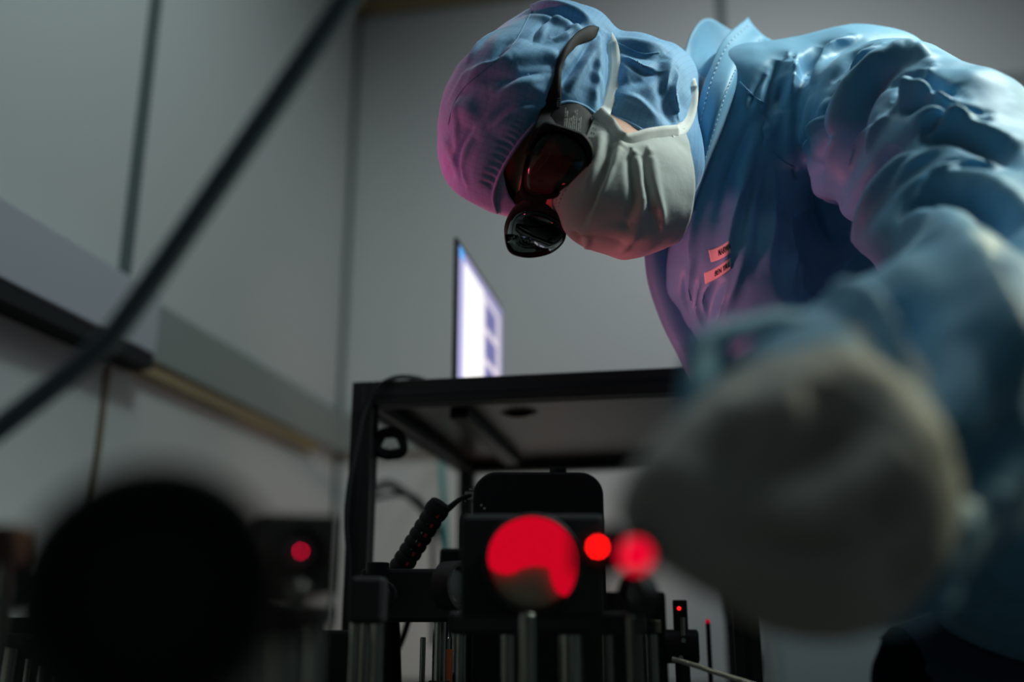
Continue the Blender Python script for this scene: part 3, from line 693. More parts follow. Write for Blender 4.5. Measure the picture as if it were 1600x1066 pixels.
GST = [
 # chest and shoulder, sharp folds
 ('step', 16, 11, [(1236, 118), (1233, 155), (1231, 205), (1241, 258)]),
 ('step', 12, 7, [(1226, 90), (1208, 136), (1197, 190)]),
 ('step', 12, 7, [(1240, 94), (1222, 150), (1200, 205)]),
 ('ridge', 14, 9, [(1225, 170), (1224, 215), (1236, 265)]),
 ('groove', 12, 12, [(1246, 120), (1244, 165), (1243, 215), (1255, 262)]),
 ('ridge', 20, 10, [(1262, 215), (1296, 290), (1326, 350), (1338, 382)]),
 ('groove', 24, 14, [(1255, 250), (1284, 310), (1312, 372), (1330, 410)]),
 ('ridge', 18, 13, [(1432, 92), (1394, 96), (1362, 116), (1334, 155), (1318, 205), (1302, 262), (1300, 310)]),
 ('groove', 14, 9, [(1408, 104), (1376, 122), (1350, 160), (1334, 208), (1318, 262), (1314, 305)]),
 ('groove', 20, 16, [(1405, 228), (1374, 268), (1346, 318), (1334, 372)]),
 ('ridge', 16, 9, [(1430, 235), (1400, 275), (1372, 325), (1352, 382)]),
 ('ridge', 14, 7, [(1302, 150), (1283, 206), (1288, 256)]),
 ('groove', 16, 9, [(1348, 104), (1314, 158), (1306, 218), (1290, 270)]),
 ('groove', 10, 6, [(1288, 66), (1262, 100), (1250, 140)]),
 ('ridge', 10, 5, [(1330, 58), (1292, 92), (1270, 138)]),
 ('groove', 10, 5, [(1360, 66), (1326, 88), (1296, 130)]),
 ('ridge', 12, 6, [(1386, 92), (1418, 84), (1450, 96)]),
 ('groove', 11, 7, [(1382, 132), (1422, 118), (1460, 128), (1500, 150)]),
 ('ridge', 13, 7, [(1396, 150), (1440, 140), (1486, 156)]),
 ('groove', 12, 7, [(1400, 172), (1450, 160), (1500, 176), (1548, 196)]),
 ('ridge', 16, 8, [(1420, 196), (1470, 178), (1520, 196), (1580, 220)]),
 ('groove', 20, 9, [(1430, 218), (1490, 204), (1550, 226), (1600, 268)]),
 # pleats hanging down the chest
 ('ridge', 7, 4.5, [(1206, 270), (1207, 330), (1203, 420)]),
 ('ridge', 10, 5, [(1190, 190), (1160, 262), (1140, 350), (1128, 430)]),
 ('groove', 12, 5, [(1176, 190), (1142, 270), (1118, 350)]),
 ('ridge', 8, 4, [(1150, 150), (1118, 240), (1090, 330), (1078, 430)]),
 ('groove', 9, 4, [(1218, 300), (1226, 380), (1222, 450)]),
 ('groove', 30, 12, [(1262, 330), (1278, 400), (1276, 470)]),
 ('ridge', 9, 4, [(1165, 390), (1150, 440), (1128, 500)]),
 ('groove', 9, 4, [(1120, 440), (1105, 480), (1100, 530)]),
 ('ridge', 6, 3, [(1085, 400), (1076, 450), (1090, 510)]),
 ('groove', 6, 3, [(1072, 420), (1070, 470), (1085, 520)]),
 ('ridge', 5, 3, [(1172, 250), (1150, 330), (1132, 420)]), ('groove', 6, 3, [(1182, 260), (1164, 330), (1150, 400)]), ('ridge', 6, 3.5, [(1222, 300), (1240, 370), (1244, 450)]), ('groove', 7, 3.5, [(1196, 260), (1190, 340), (1180, 430)]),
 ('ridge', 5, 2.5, [(1100, 300), (1082, 370), (1074, 420)]), ('ridge', 4, 2, [(1112, 440), (1098, 470), (1102, 510)]), ('ridge', 4, 2, [(1092, 440), (1088, 480), (1100, 525)]), ('ridge', 5, 2.5, [(1140, 430), (1128, 470), (1118, 510)]),
 # sharp small creases of the shoulder
 ('step', 7, 4, [(1330, 62), (1290, 84), (1262, 112)]), ('step', 7, 4, [(1372, 70), (1338, 92), (1318, 124)]), ('groove', 6, 4, [(1196, 110), (1180, 140), (1172, 170)]), ('ridge', 6, 4, [(1206, 104), (1192, 140), (1184, 176)]),
 ('step', 8, 4, [(1310, 172), (1282, 196), (1262, 230)]), ('groove', 7, 4, [(1330, 196), (1306, 236), (1300, 280)]), ('step', 8, 5, [(1364, 190), (1340, 226), (1322, 272)]), ('ridge', 7, 4, [(1388, 176), (1366, 206), (1350, 244)]),
 ('step', 9, 5, [(1452, 104), (1424, 126), (1398, 160)]), ('groove', 8, 5, [(1500, 132), (1460, 142), (1424, 166)]), ('step', 9, 5, [(1540, 178), (1490, 182), (1440, 206)]), ('ridge', 8, 4, [(1470, 232), (1430, 262), (1400, 302)]),
 ('groove', 9, 5, [(1500, 250), (1460, 276), (1420, 316)]), ('step', 9, 5, [(1560, 250), (1510, 262), (1456, 292)]), ('step', 8, 4, [(1280, 300), (1290, 340), (1312, 384)]), ('ridge', 7, 4, [(1268, 150), (1264, 190), (1270, 226)]),
 # sleeve
 ('groove', 26, 15, [(1412, 344), (1452, 320), (1500, 318), (1556, 344), (1610, 392)]),
 ('ridge', 22, 9, [(1400, 318), (1456, 292), (1520, 292), (1580, 320), (1620, 350)]),
 ('ridge', 30, 8, [(1330, 400), (1384, 358), (1440, 346), (1500, 362), (1560, 404)]),
 ('groove', 40, 17, [(1350, 418), (1400, 440), (1440, 496), (1468, 570), (1480, 660)]),
 ('ridge', 34, 12, [(1464, 362), (1512, 408), (1536, 480), (1556, 556), (1580, 620)]),
 ('groove', 30, 11, [(1546, 400), (1578, 462), (1592, 540)]),
 ('ridge', 30, 8, [(1290, 438), (1350, 462), (1400, 520), (1440, 600), (1462, 690)]),
 ('groove', 26, 8, [(1290, 470), (1350, 495), (1400, 560), (1430, 620)]),
 ('groove', 40, 12, [(1520, 640), (1540, 740), (1520, 830)]),
 ('groove', 40, 12, [(1600, 640), (1570, 720), (1560, 800)]),
]
GST = [(k, w_, a_*(.85 if w_ <= 10 and p[0][0] < 1270 and p[0][1] > 120 else 1), p) for k, w_, a_, p in GST]
gv = sculpt(gv, gf, GST, 1.9)
gv, gf = refine(gv, gf, 0, 1)
Ng = normals(gv, gf)
gv = gv + Ng*(value_noise(gv, 20, 3)*.0026 + value_noise(gv, 48, 5)*.0010)[:, None]
gown = mesh_obj('gown', gv, gf, M_CLOTH, person, smooth=True); gown['label'] = 'pale blue cleanroom gown'
GT = bvh(gv, gf)

M_STITCH = mat('stitch_pale', (.45, .62, .75), .8)
# ---- collar: two standing flaps round the neck
def cpatch(name, rows, nu, nv, material, thick, parent, label=None):
    v = c2w(patch([[cp(*p) for p in r] for r in rows], nu, nv)); o = mesh_obj(name, v, grid_faces(nu, nv), material, parent, smooth=True)
    mod_solid(o, thick)
    if label: o['label'] = label
    return o, v
near_rows = [[(1168, 28, 1.25), (1131, 62, 1.18), (1103, 125, 1.13), (1086, 188, 1.11), (1074, 252, 1.11), (1064, 310, 1.12), (1052, 365, 1.13)],
             [(1178, 42, 1.24), (1142, 78, 1.165), (1118, 128, 1.115), (1102, 190, 1.097), (1088, 252, 1.10), (1074, 312, 1.11), (1060, 370, 1.13)],
             [(1192, 56, 1.225), (1156, 98, 1.15), (1138, 136, 1.105), (1120, 190, 1.092), (1100, 255, 1.10), (1082, 318, 1.115), (1066, 378, 1.14)],
             [(1204, 62, 1.245), (1168, 112, 1.175), (1150, 148, 1.135), (1128, 205, 1.128), (1104, 268, 1.138), (1084, 328, 1.15), (1068, 388, 1.17)]]
collar, _ = cpatch('collar', near_rows, 24, 70, M_CLOTH, .0022, person, 'standing collar')
cvv = spline(np.array([np.array(cp(*p))*.9965 for p in near_rows[1]]), 140); cvv2 = spline(np.array([np.array(cp(*p))*.9965 for p in near_rows[2]]), 140)
st_ = MB()
for line in (cvv*.55+spline(np.array([cp(*p) for p in near_rows[0]]), 140)*.45*.9965, cvv2):
    Lw = c2w(line)
    for i in range(2, 136, 3): st_.tube([tuple(Lw[i]), tuple(Lw[i+2])], .00045, 5, 1)
st_.obj('stitching', M_STITCH, collar, sharp=None)
far_rows = [[(1066, 92, 1.20), (1083, 48, 1.23), (1106, 29, 1.27), (1146, 50, 1.30), (1190, 64, 1.32)],
            [(1074, 120, 1.19), (1090, 82, 1.23), (1112, 62, 1.27), (1150, 80, 1.29), (1190, 90, 1.3)],
            [(1078, 170, 1.19), (1096, 140, 1.22), (1120, 120, 1.26), (1150, 120, 1.28), (1190, 120, 1.29)],
            [(1078, 240, 1.19), (1096, 210, 1.21), (1120, 190, 1.24), (1150, 180, 1.26), (1190, 170, 1.28)]]
fc, _ = cpatch('collar_back', far_rows, 24, 40, M_CLOTH, .0022, person)
# front flap of the gown falling behind the chest
flap_rows = [[(1004, 372, 1.14), (1012, 440, 1.155), (1034, 505, 1.165), (1062, 560, 1.17), (1082, 600, 1.172)],
             [(1024, 360, 1.14), (1032, 430, 1.15), (1054, 500, 1.16), (1082, 560, 1.165), (1106, 604, 1.168)],
             [(1056, 350, 1.165), (1066, 430, 1.165), (1090, 500, 1.17), (1120, 560, 1.175), (1146, 604, 1.178)]]
cpatch('front_flap', flap_rows, 16, 40, M_CLOTH, .003, person)
# stitched seams
def seam(name, pts, r, tree, material, parent, n=60, off=.0006):
    Q, _ = drape(tree, pts, n, off)
    return MB().tube([tuple(q) for q in Q], r, 6, 1).obj(name, material, parent, sharp=None)

# ---- name tags on the chest
def tagq(quad, text, tx0, tx1, ty0, ty1, name):
    (a, b, c, d_) = [np.array(p, float) for p in quad]                  # TL TR BR BL
    def uvp(u, v_): return a*(1-u)*(1-v_) + b*u*(1-v_) + c*u*v_ + d_*(1-u)*v_ + np.array([0, 2.2*math.sin(math.pi*u)])
    nu, nv = 24, 10; pts = [uvp(i/(nu-1), j/(nv-1)) for i in range(nu) for j in range(nv)]
    Q, _ = drape(GT, pts, None, .0018); t = mesh_obj(name, Q, grid_faces(nu, nv), M_TAG, gown, smooth=True); mod_solid(t, .0006); t['label'] = 'small pale name tag'
    cu = bpy.data.curves.new('txt', 'FONT'); cu.body = text; cu.shear = .25; cu.offset = .012; o = bpy.data.objects.new('txt', cu); COL.objects.link(o)
    bpy.context.view_layer.update(); v, f = to_arrays(o); bpy.data.objects.remove(o); bpy.data.curves.remove(cu)
    v = v[:, :2]; lo, hi = v.min(0), v.max(0); uvn = (v-lo)/(hi-lo)
    pp = [uvp(tx0+(tx1-tx0)*x, ty1-(ty1-ty0)*y) for x, y in uvn]; Q, _ = drape(GT, pp, None, .0024)
    return Q, f, t
def text_part(res):
    Q, f, t = res
    # lettering lies on the tag: a sub-part would be a level too deep, so it joins the tag's own mesh
    me = t.data; n = len(me.vertices); bm = bmesh.new(); bm.from_mesh(me); me.materials.append(M_INK); base = np.array(BASE[t.name])
    vs = [bm.verts.new(tuple(np.array(q)-base)) for q in Q]
    for q in f:
        try: bm.faces.new([vs[i] for i in q]).material_index = 1
        except ValueError: pass
    bm.to_mesh(me); bm.free()
text_part(tagq([(1107, 391), (1139, 376), (1142, 395), (1111, 410)], 'MARWA', .42, 1.02, .22, .70, 'name_tag'))
text_part(tagq([(1100, 427), (1141, 403), (1142, 420), (1102, 444)], 'BEN YA L', .38, .98, .25, .72, 'name_tag'))
# pocket / yoke stitches below the collar
ys = MB()
for line in ([(1156, 128), (1178, 150), (1196, 162)], [(1197, 176), (1206, 196)], [(1208, 238), (1222, 252), (1240, 262)]):
    Q, _ = drape(GT, line, 30, .001); ys.tube([tuple(q) for q in Q], .0006, 6, 1)
ys.obj('yoke_stitching', M_CLOTH, gown, sharp=None)

# ---- hood
def hood_fn(P):
    q = (P - HC.astype(np.float32)) @ HA.astype(np.float32)
    d = ell(q, (0, .042, -.040), (.114, .110, .130))
    d = smin(d, ell(q, (0, .080, .030), (.092, .062, .078)), .04)
    d = smin(d, cap(P, cp(985, 112, 1.12), cp(1030, 122, 1.13), .042, .040), .010)
    d = smin(d, ell(P, cp(880, 78, 1.12), (.054, .054, .06)), .02)
    d = smin(d, ell(P, cp(1005, 150, 1.10), (.056, .050, .05)), .03)
    d = smin(d, ell(q, (0, -.085, -.005), (.072, .06, .06)), .03)
    d = smin(d, cap(P, cp(1050, 150, 1.17), cp(1130, 190, 1.21), .036, .040), .02)
    return d
hv, hf = nets(hood_fn, hl(0, 0, 0) - .30, hl(0, 0, 0) + .30, .0075)
hv, hf = refine(c2w(hv), hf, 2, 4)
HST = [
 ('step', 6, 3, [(880, 24), (850, 40), (836, 66)]), ('step', 6, 3, [(906, 34), (884, 52), (862, 60)]), ('ridge', 6, 3, [(780, 44), (752, 70), (730, 104)]), ('step', 7, 3, [(850, 120), (810, 128), (770, 150)]), ('step', 7, 3, [(846, 160), (800, 170), (764, 196)]),
 ('ridge', 6, 2.5, [(720, 150), (712, 190), (716, 240)]), ('step', 7, 3, [(735, 210), (722, 250), (726, 290)]), ('step', 6, 3, [(975, 84), (1000, 104), (1030, 108)]), ('ridge', 6, 3, [(970, 150), (1000, 160), (1026, 186)]), ('step', 6, 3, [(1060, 110), (1050, 146), (1060, 180)]),
 ('groove', 13, 11, [(948, 44), (962, 90), (959, 135), (944, 185)]),
 ('step', 14, 6, [(815, 12), (850, 12), (890, 20), (925, 38)]),
 ('groove', 9, 4, [(806, 62), (786, 74), (776, 92), (760, 100)]),
 ('ridge', 10, 4, [(820, 60), (790, 92), (730, 118), (700, 160)]),
 ('ridge', 9, 4.5, [(800, 90), (752, 112), (720, 140)]),
 ('groove', 10, 2.5, [(742, 122), (780, 120), (810, 128)]),
 ('groove', 12, 1.5, [(735, 130), (716, 165), (702, 210)]),
 ('ridge', 14, 3, [(705, 180), (725, 165), (748, 190)]),
 ('groove', 16, 3, [(700, 200), (730, 200), (742, 230)]),
 ('ridge', 10, 4, [(690, 215), (705, 235), (712, 265)]),
 ('groove', 9, 4, [(690, 240), (700, 262), (706, 280)]),
 ('ridge', 12, 4, [(800, 95), (850, 88), (872, 92)]),
 ('groove', 14, 4, [(806, 108), (850, 98), (880, 108)]),
 ('ridge', 12, 3.5, [(760, 140), (820, 138), (860, 150)]),
 ('groove', 16, 4, [(800, 60), (850, 66), (890, 62)]),
 ('ridge', 10, 4, [(820, 20), (880, 35), (925, 62)]),
 ('step', 9, 5, [(932, 62), (905, 105), (880, 140)]),
 ('ridge', 8, 4, [(940, 50), (936, 90), (934, 130), (930, 160)]),
 ('groove', 9, 2, [(922, 96), (936, 112), (946, 112)]),
 ('groove', 9, 2.5, [(918, 112), (936, 138), (944, 166)]),
 ('groove', 10, 5, [(962, 70), (990, 82), (1020, 88), (1040, 82)]),
 ('ridge', 10, 5, [(960, 60), (1000, 70), (1040, 72)]),
 ('groove', 12, 4.5, [(1042, 86), (1020, 112), (985, 128)]),
 ('ridge', 12, 5, [(1052, 84), (1042, 120), (1048, 160), (1056, 190)]),
 ('groove', 10, 6, [(1038, 90), (1036, 130), (1044, 170), (1052, 196)]),
 ('groove', 10, 3, [(965, 135), (990, 128), (1005, 120)]),
 ('ridge', 30, 6, [(780, 215), (750, 260), (745, 300)]),
]
for k in range(15):
    t = k/14; ex, ey = 776+(852-776)*t, 300+(182-300)*t - 10*math.sin(math.pi*t)
    HST.append(('groove', 2.6, 1.3, [(ex-2, ey-2), (ex-14, ey-15), (ex-26, ey-20)]))
hv = sculpt(hv, hf, HST, 1.2)
Nh = normals(hv, hf)
hv = hv + Nh*(value_noise(hv, 26, 11)*.0022 + value_noise(hv, 60, 12)*.0006)[:, None]
HT = bvh(hv, hf)
# face opening: the elastic edge as a closed curve round the face
edge_px = [(776, 332), (771, 305), (783, 268), (806, 230), (832, 198), (858, 172), (885, 160), (912, 166), (935, 181), (965, 186), (995, 199), (1022, 219), (1040, 235)]
EQ, _ = drape(HT, edge_px, 120)
eh = to_head(EQ)
UC = -.03
eh = eh[eh[:, 0] < .004]; eh = np.vstack([eh, [(-.036, -.108, .03), (0, -.118, .03)]])
def polar(h): return np.arctan2(np.abs(h[:, 0]), h[:, 1]-UC), np.hypot(h[:, 0], h[:, 1]-UC)
te, re_ = polar(eh); order = np.argsort(te)
hh = to_head(hv); ta, ra = polar(hh); lim = np.interp(ta, te[order], re_[order])
front = (ra < lim) & (hh[:, 2] > .0)
faces = np.asarray(hf); keepf = ~front[faces].all(1)
faces = faces[keepf]; used = np.unique(faces)
m_ = np.zeros(len(hv), bool); m_[used] = True; edge_v = front & m_
k_ = lim[edge_v]/ra[edge_v]
h_e = hh[edge_v]; dr_ = np.stack([h_e[:, 0]*(k_-1), (h_e[:, 1]-UC)*(k_-1), 0*k_], 1)
hv[edge_v] += (dr_ @ HA.T) @ MCN[:3, :3].T
remap = -np.ones(len(hv), int); remap[used] = np.arange(len(used)); hv2 = hv[used]; faces = remap[faces]
h2 = to_head(hv2); lon_ = np.arctan2(h2[:, 2]+.04, -h2[:, 0]); lat_ = np.arctan2(h2[:, 1]-.02, np.hypot(h2[:, 0], h2[:, 2]+.04)); uvh = np.stack([lon_*.115, lat_*.115], 1)
hood = mesh_obj('hood', hv2, faces, M_CHECK, person, smooth=True, uv=uvh); hood['label'] = 'pale blue checked hood'; mod_solid(hood, .0016, -1)
Qe, _ = drape(HT, edge_px, 90, .0003)
MB().tube([tuple(q) for q in Qe], .0021, 8, 1).obj('elastic_edge', M_CHECK, hood, sharp=None)
# seam lines of the hood
for line in ([(700, 195), (708, 165), (724, 138), (752, 112), (776, 92), (804, 66), (824, 30), (832, 16)], [(962, 66), (985, 76), (1005, 84), (1030, 82)]):
    Q, _ = drape(HT, line, 50, .0004); MB().tube([tuple(q) for q in Q], .0006, 6, 1).obj('seam', M_CLOTH, hood, sharp=None)

# ---- mask
half = [[(-.066, -.018, .042), (-.052, -.020, .086), (-.026, -.016, .112), (0, -.008, .124)],
        [(-.065, -.034, .058), (-.058, -.042, .092), (-.033, -.042, .132), (0, -.042, .146)],
        [(-.061, -.056, .076), (-.061, -.068, .092), (-.036, -.072, .134), (0, -.074, .149)],
        [(-.065, -.084, .044), (-.061, -.099, .080), (-.037, -.108, .120), (0, -.112, .134)],
        [(-.062, -.108, .008), (-.050, -.130, .055), (-.028, -.143, .080), (0, -.147, .090)]]
rows = [r + [(-a, b, c) for a, b, c in reversed(r[:-1])] for r in half]
NU, NV = 90, 150
mv = c2w(patch([[hl(*p) for p in r] for r in rows], NU, NV)); mf = grid_faces(NU, NV)
MST = [
 ('step', 9, 5.5, [(965, 226), (950, 268), (932, 312), (914, 356)]),
 ('groove', 6, 4, [(972, 234), (956, 276), (938, 316), (924, 352)]),
 ('step', 9, 6, [(988, 242), (994, 280), (996, 316), (984, 346)]),
 ('groove', 6, 4.5, [(992, 246), (999, 284), (1001, 312)]),
 ('step', 9, 6, [(1011, 240), (1016, 280), (1023, 318), (1030, 350)]),
 ('groove', 6, 4, [(1016, 246), (1022, 284), (1030, 330)]),
 ('ridge', 9, 4, [(940, 205), (935, 250), (912, 300)]),
 ('groove', 8, 4, [(952, 210), (944, 255), (922, 305)]),
 ('ridge', 9, 4, [(900, 355), (925, 362), (960, 358), (1000, 372)]),
 ('groove', 8, 5, [(905, 368), (940, 372), (985, 382)]),
 ('ridge', 6, 4, [(905, 358), (918, 372), (912, 392)]),
 ('groove', 10, 5, [(892, 362), (904, 376), (904, 392)]),
 ('ridge', 8, 3, [(1000, 352), (985, 375), (970, 395)]),
]
mv = sculpt(mv, mf, MST, 1.3)
Nm = normals(mv, mf); mv = mv + Nm*(value_noise(mv, 60, 21)*.0006)[:, None]
mask = mesh_obj('face_mask', mv, mf, M_MASK, person, smooth=True); mask['label'] = 'white pleated face mask'; mod_solid(mask, .0012)
MT = bvh(mv, mf)
G = mv.reshape(NU, NV, 3)
def band(name, P, wdt, nrm_out, material, parent, thick=.0008):
    """flat ribbon along P, its width square to the outward direction"""
    P = np.asarray(P); T = np.gradient(P, axis=0); T /= np.linalg.norm(T, axis=1)[:, None]
    S = np.cross(T, nrm_out); S /= np.linalg.norm(S, axis=1)[:, None]; n = len(P); wdt = np.broadcast_to(wdt, n)
    v = np.concatenate([P + S*(wdt*k)[:, None] for k in (-.5, -.17, .17, .5)]).reshape(4, n, 3).transpose(1, 0, 2).reshape(-1, 3)
    o = mesh_obj(name, v, grid_faces(n, 4), material, parent, smooth=True); mod_solid(o, thick); return o
def toward(P): d = np.array(CAM_LOC) - P; return d/np.linalg.norm(d, axis=1)[:, None]
side_edge = spline(G[::6, 2], 60); side_edge = side_edge + toward(side_edge)*.0065
bs = band('side_binding', side_edge, .0150, toward(side_edge), M_STRAP, mask)
top_edge = G[2, ::3] ; top_edge = top_edge + toward(top_edge)*.0006
# dashed weld lines along the nose edge
wl = MB()
for row in (4, 7):
    L_ = G[row, 6:-40]
    for i in range(0, len(L_)-2, 4):
        a_, b_ = L_[i], L_[i+2]; a_ = a_ + toward(a_[None])[0]*.0009; b_ = b_ + toward(b_[None])[0]*.0009; wl.tube([tuple(a_), tuple(b_)], .0005, 5, 1)
wl.obj('weld_line', mat('weld_grey', (.16, .2, .17), .8), mask, sharp=None)
HB = bvh(np.concatenate([hv2, mv]), [tuple(q) for q in faces] + [tuple(int(i)+len(hv2) for i in q) for q in mf])
def strap(name, px, wd):
    Q, _ = drape(HB, px, 60, .0016); k = np.ones(9)/9
    Qp = np.concatenate([np.repeat(Q[:1], 4, 0), Q, np.repeat(Q[-1:], 4, 0)]); Q = np.stack([np.convolve(Qp[:, i], k, 'valid') for i in range(3)], 1)
    Q = Q - toward(Q)*(.010*np.clip(1-np.arange(60)/9, 0, 1))[:, None]; return band(name, Q, wd, toward(Q), M_STRAP, mask)
strap('strap', [(948, 54), (957, 72), (960, 100), (958, 130), (950, 158), (939, 190)], np.linspace(.0125, .0135, 60))
strap('strap', [(1077, 124), (1081, 140), (1081, 160), (1075, 186), (1062, 206), (1050, 214)], .0130)

# ---- laser goggles
gs = [[hl(r, u, .124 - 5.2*r*r - 1.6*(u-.0)**2) for r in np.linspace(-.105, .105, 60)] for u in np.linspace(-.09, .09, 40)]
gsv = c2w(np.array(gs).reshape(-1, 3)); GGT = bvh(gsv, grid_faces(40, 60))
def closed(pts, n): return spline(np.array(list(pts)+[pts[0], pts[1]], float), n*(len(pts)+1)//len(pts)+1)
def loop(pts, n):
    P = np.array(list(pts)+[pts[0]], float); E_ = np.vstack([P[-2], P, P[1]]); out = []
    m_ = len(pts)
    for i in range(m_):
        a_, b_, c_, d_ = E_[i], E_[i+1], E_[i+2], E_[i+3]
        for u in np.linspace(0, 1, 12, endpoint=False): out.append(.5*(2*b_+(c_-a_)*u+(2*a_-5*b_+4*c_-d_)*u*u+(3*b_-a_-3*c_+d_)*u**3))
    out = np.array(out); L_ = np.r_[0, np.cumsum(np.linalg.norm(np.diff(np.vstack([out, out[:1]]), axis=0), axis=1))]
    s_ = np.linspace(0, L_[-1], n, endpoint=False); out2 = np.vstack([out, out[:1]])
    return np.stack([np.interp(s_, L_, out2[:, k]) for k in range(2)], 1)
def radial(pts, c, n):
    """resample a loop by angle about c so that two loops can be joined"""
    P = loop(pts, 400); a_ = np.arctan2(P[:, 1]-c[1], P[:, 0]-c[0]); r_ = np.hypot(P[:, 0]-c[0], P[:, 1]-c[1]); o_ = np.argsort(a_)
    t = np.linspace(-math.pi, math.pi, n, endpoint=False); rr = np.interp(t, a_[o_], r_[o_], period=2*math.pi)
    return np.stack([c[0]+rr*np.cos(t), c[1]+rr*np.sin(t)], 1)
def rim(outer, inner, c, name):
    n = 96; O_ = radial(outer, c, n); I_ = radial(inner, c, n)
    rings = []
    for k, off in ((0, -.002), (.0, .0035), (.22, .0062), (.78, .0058), (1, .003), (1, -.002)):
        P = O_*(1-k)+I_*k; Q, _ = drape(GGT, P, None, off); rings.append(Q)
    return np.concatenate(rings), [((i)*n+j, (i)*n+(j+1) % n, ((i+1) % 6)*n+(j+1) % n, ((i+1) % 6)*n+j) for i in range(6) for j in range(n)]
Lo = [(852, 190), (836, 210), (821, 247), (814, 283), (812, 306), (830, 320), (851, 313), (887, 305), (910, 283), (925, 257), (928, 232), (915, 210), (898, 203), (876, 196)]
Li = [(819, 292), (822, 257), (833, 226), (854, 207), (877, 206), (898, 215), (912, 231), (917, 250), (914, 268), (901, 285), (882, 297), (854, 303), (830, 303)]
Ro = [(790, 346), (788, 369), (794, 392), (809, 401), (833, 403), (861, 396), (880, 380), (885, 362), (880, 342), (865, 328), (846, 314), (822, 310), (804, 322)]
Ri = [(795, 367), (799, 348), (807, 335), (823, 329), (844, 332), (863, 339), (877, 350), (881, 365), (876, 377), (861, 388), (835, 394), (808, 393), (797, 382)]
fm = MB(); v, f = rim(Lo, Li, (868, 252), 'l'); fm.add(v, f); v, f = rim(Ro, Ri, (838, 363), 'r'); fm.add(v, f)
brd = [(814, 296), (852, 308), (846, 322), (806, 318)]; Q, _ = drape(GGT, loop(brd, 40), None, .0052); Q2, _ = drape(GGT, loop(brd, 40), None, -.001)
fm.add(np.vstack([Q, Q2]), [tuple(range(40)), tuple(reversed(range(40, 80)))] + [(i, (i+1) % 40, (i+1) % 40+40, i+40) for i in range(40)])
goggles = fm.obj('goggles', M_GOGGLE, person, sharp=50); goggles['label'] = 'black laser safety goggles'
for inner, c, bulge in ((Li, (868, 252), .004), (Ri, (838, 363), .0075)):
    n = 64; I_ = radial(inner, c, n); rings = []
    for k in (1.02, .75, .5, .25): Q, _ = drape(GGT, np.array(c)+(I_-np.array(c))*k, None, .002 + bulge*(1-k*k)); rings.append(Q)
    Q, _ = drape(GGT, np.array([c]*3, float), None, .002+bulge); rings.append(Q[:1])
    f = [(i*n+j, i*n+(j+1) % n, (i+1)*n+(j+1) % n, (i+1)*n+j) for i in range(3) for j in range(n)] + [(3*n+j, 3*n+(j+1) % n, 4*n) for j in range(n)]
    o = mesh_obj('lens', np.concatenate(rings), f, M_LENS, goggles, smooth=True); o['label'] = 'dark tinted lens'; mod_solid(o, .0022, -1)
# side shield with printed warning lines, and the temple arm
SH = [[(877, 160, 1.013), (897, 161, 1.015), (914, 170, 1.018), (927, 184, 1.022)],
      [(862, 178, 1.003), (884, 178, 1.004), (908, 190, 1.008), (927, 202, 1.014)],
      [(850, 200, .996), (872, 196, .996), (900, 208, .998), (927, 226, 1.004)],
      [(842, 214, .990), (868, 204, .988), (900, 217, .990), (920, 236, .992)]]
sv = c2w(patch([[cp(*p) for p in r] for r in SH], 20, 24)); ss = mesh_obj('side_shield', sv, grid_faces(20, 24), M_GOGGLE, goggles, smooth=True); mod_solid(ss, .002)
STT = bvh(sv, grid_faces(20, 24))
pr = MB()
for k, (x0, y0, x1, y1) in enumerate(((884, 169, 882, 203), (887, 172, 885, 204), (890, 185, 888, 205), (893, 184, 891, 206), (896, 181, 894, 207), (899, 171, 897, 208), (902, 172, 900, 210), (905, 185, 903, 212), (908, 182, 906, 213))):
    Ln = np.linspace(0, 1, 26)
    for i in range(0, 25):
        if random.random() < .16: continue
        P = np.array([[x0+(x1-x0)*t, y0+(y1-y0)*t] for t in (Ln[i], Ln[i]+.026)]); Q, _ = drape(STT, P, None, .0045)
        pr.tube([tuple(Q[0]), tuple(Q[1])], .00042, 4, 1)
pr.obj('printed_lines', M_WHITE, goggles, smooth=False)['label'] = 'rows of tiny white print'
outer_t = [(936, 42), (921, 40), (901, 51), (881, 75), (869, 101), (865, 122), (857, 144), (846, 170), (834, 198), (820, 240)]
inner_t = [(936, 46), (929, 60), (905, 71), (888, 86), (879, 104), (877, 124), (877, 150), (874, 180), (862, 206), (842, 244)]
def mid_t(k): return [((a_[0]*(1-k)+b_[0]*k), (a_[1]*(1-k)+b_[1]*k)) for a_, b_ in zip(outer_t, inner_t)]
dl = [1.045, 1.03, 1.018, 1.008, 1.002, .998, .994, .990, .988, .987]
hit = []
for (x, y), dd in zip(mid_t(.5), dl):
    h = HT.ray_cast(CAM_LOC, ray(x, y)); 
    if h[0] is not None and y < 190:
        q = np.array(MC.inverted() @ h[0]); dd = min(dd+.02, -q[2]-.004)
    hit.append(dd)
tv = c2w(patch([[cp(x, y, dd-.002*math.sin(math.pi*k)) for (x, y), dd in zip(mid_t(k), hit)] for k in (0, .33, .67, 1)], 10, 70))
tarm = mesh_obj('temple_arm', tv, grid_faces(10, 70), M_GOGGLE, goggles, smooth=True); mod_solid(tarm, .0035, -1)
TT = bvh(tv, grid_faces(10, 70))
cu = bpy.data.curves.new('txt', 'FONT'); cu.body = 'LG11'; o = bpy.data.objects.new('txt', cu); COL.objects.link(o); bpy.context.view_layer.update(); v, f = to_arrays(o)
bpy.data.objects.remove(o); bpy.data.curves.remove(cu)
lo, hi = v.min(0), v.max(0); un = (v[:, :2]-lo[:2])/(hi[:2]-lo[:2])
Q, _ = drape(TT, [(870.5+5.5*y, 166.5-13*x) for x, y in un], None, .0045)
mesh_obj('printed_code', Q, f, M_WHITE, goggles, smooth=False)
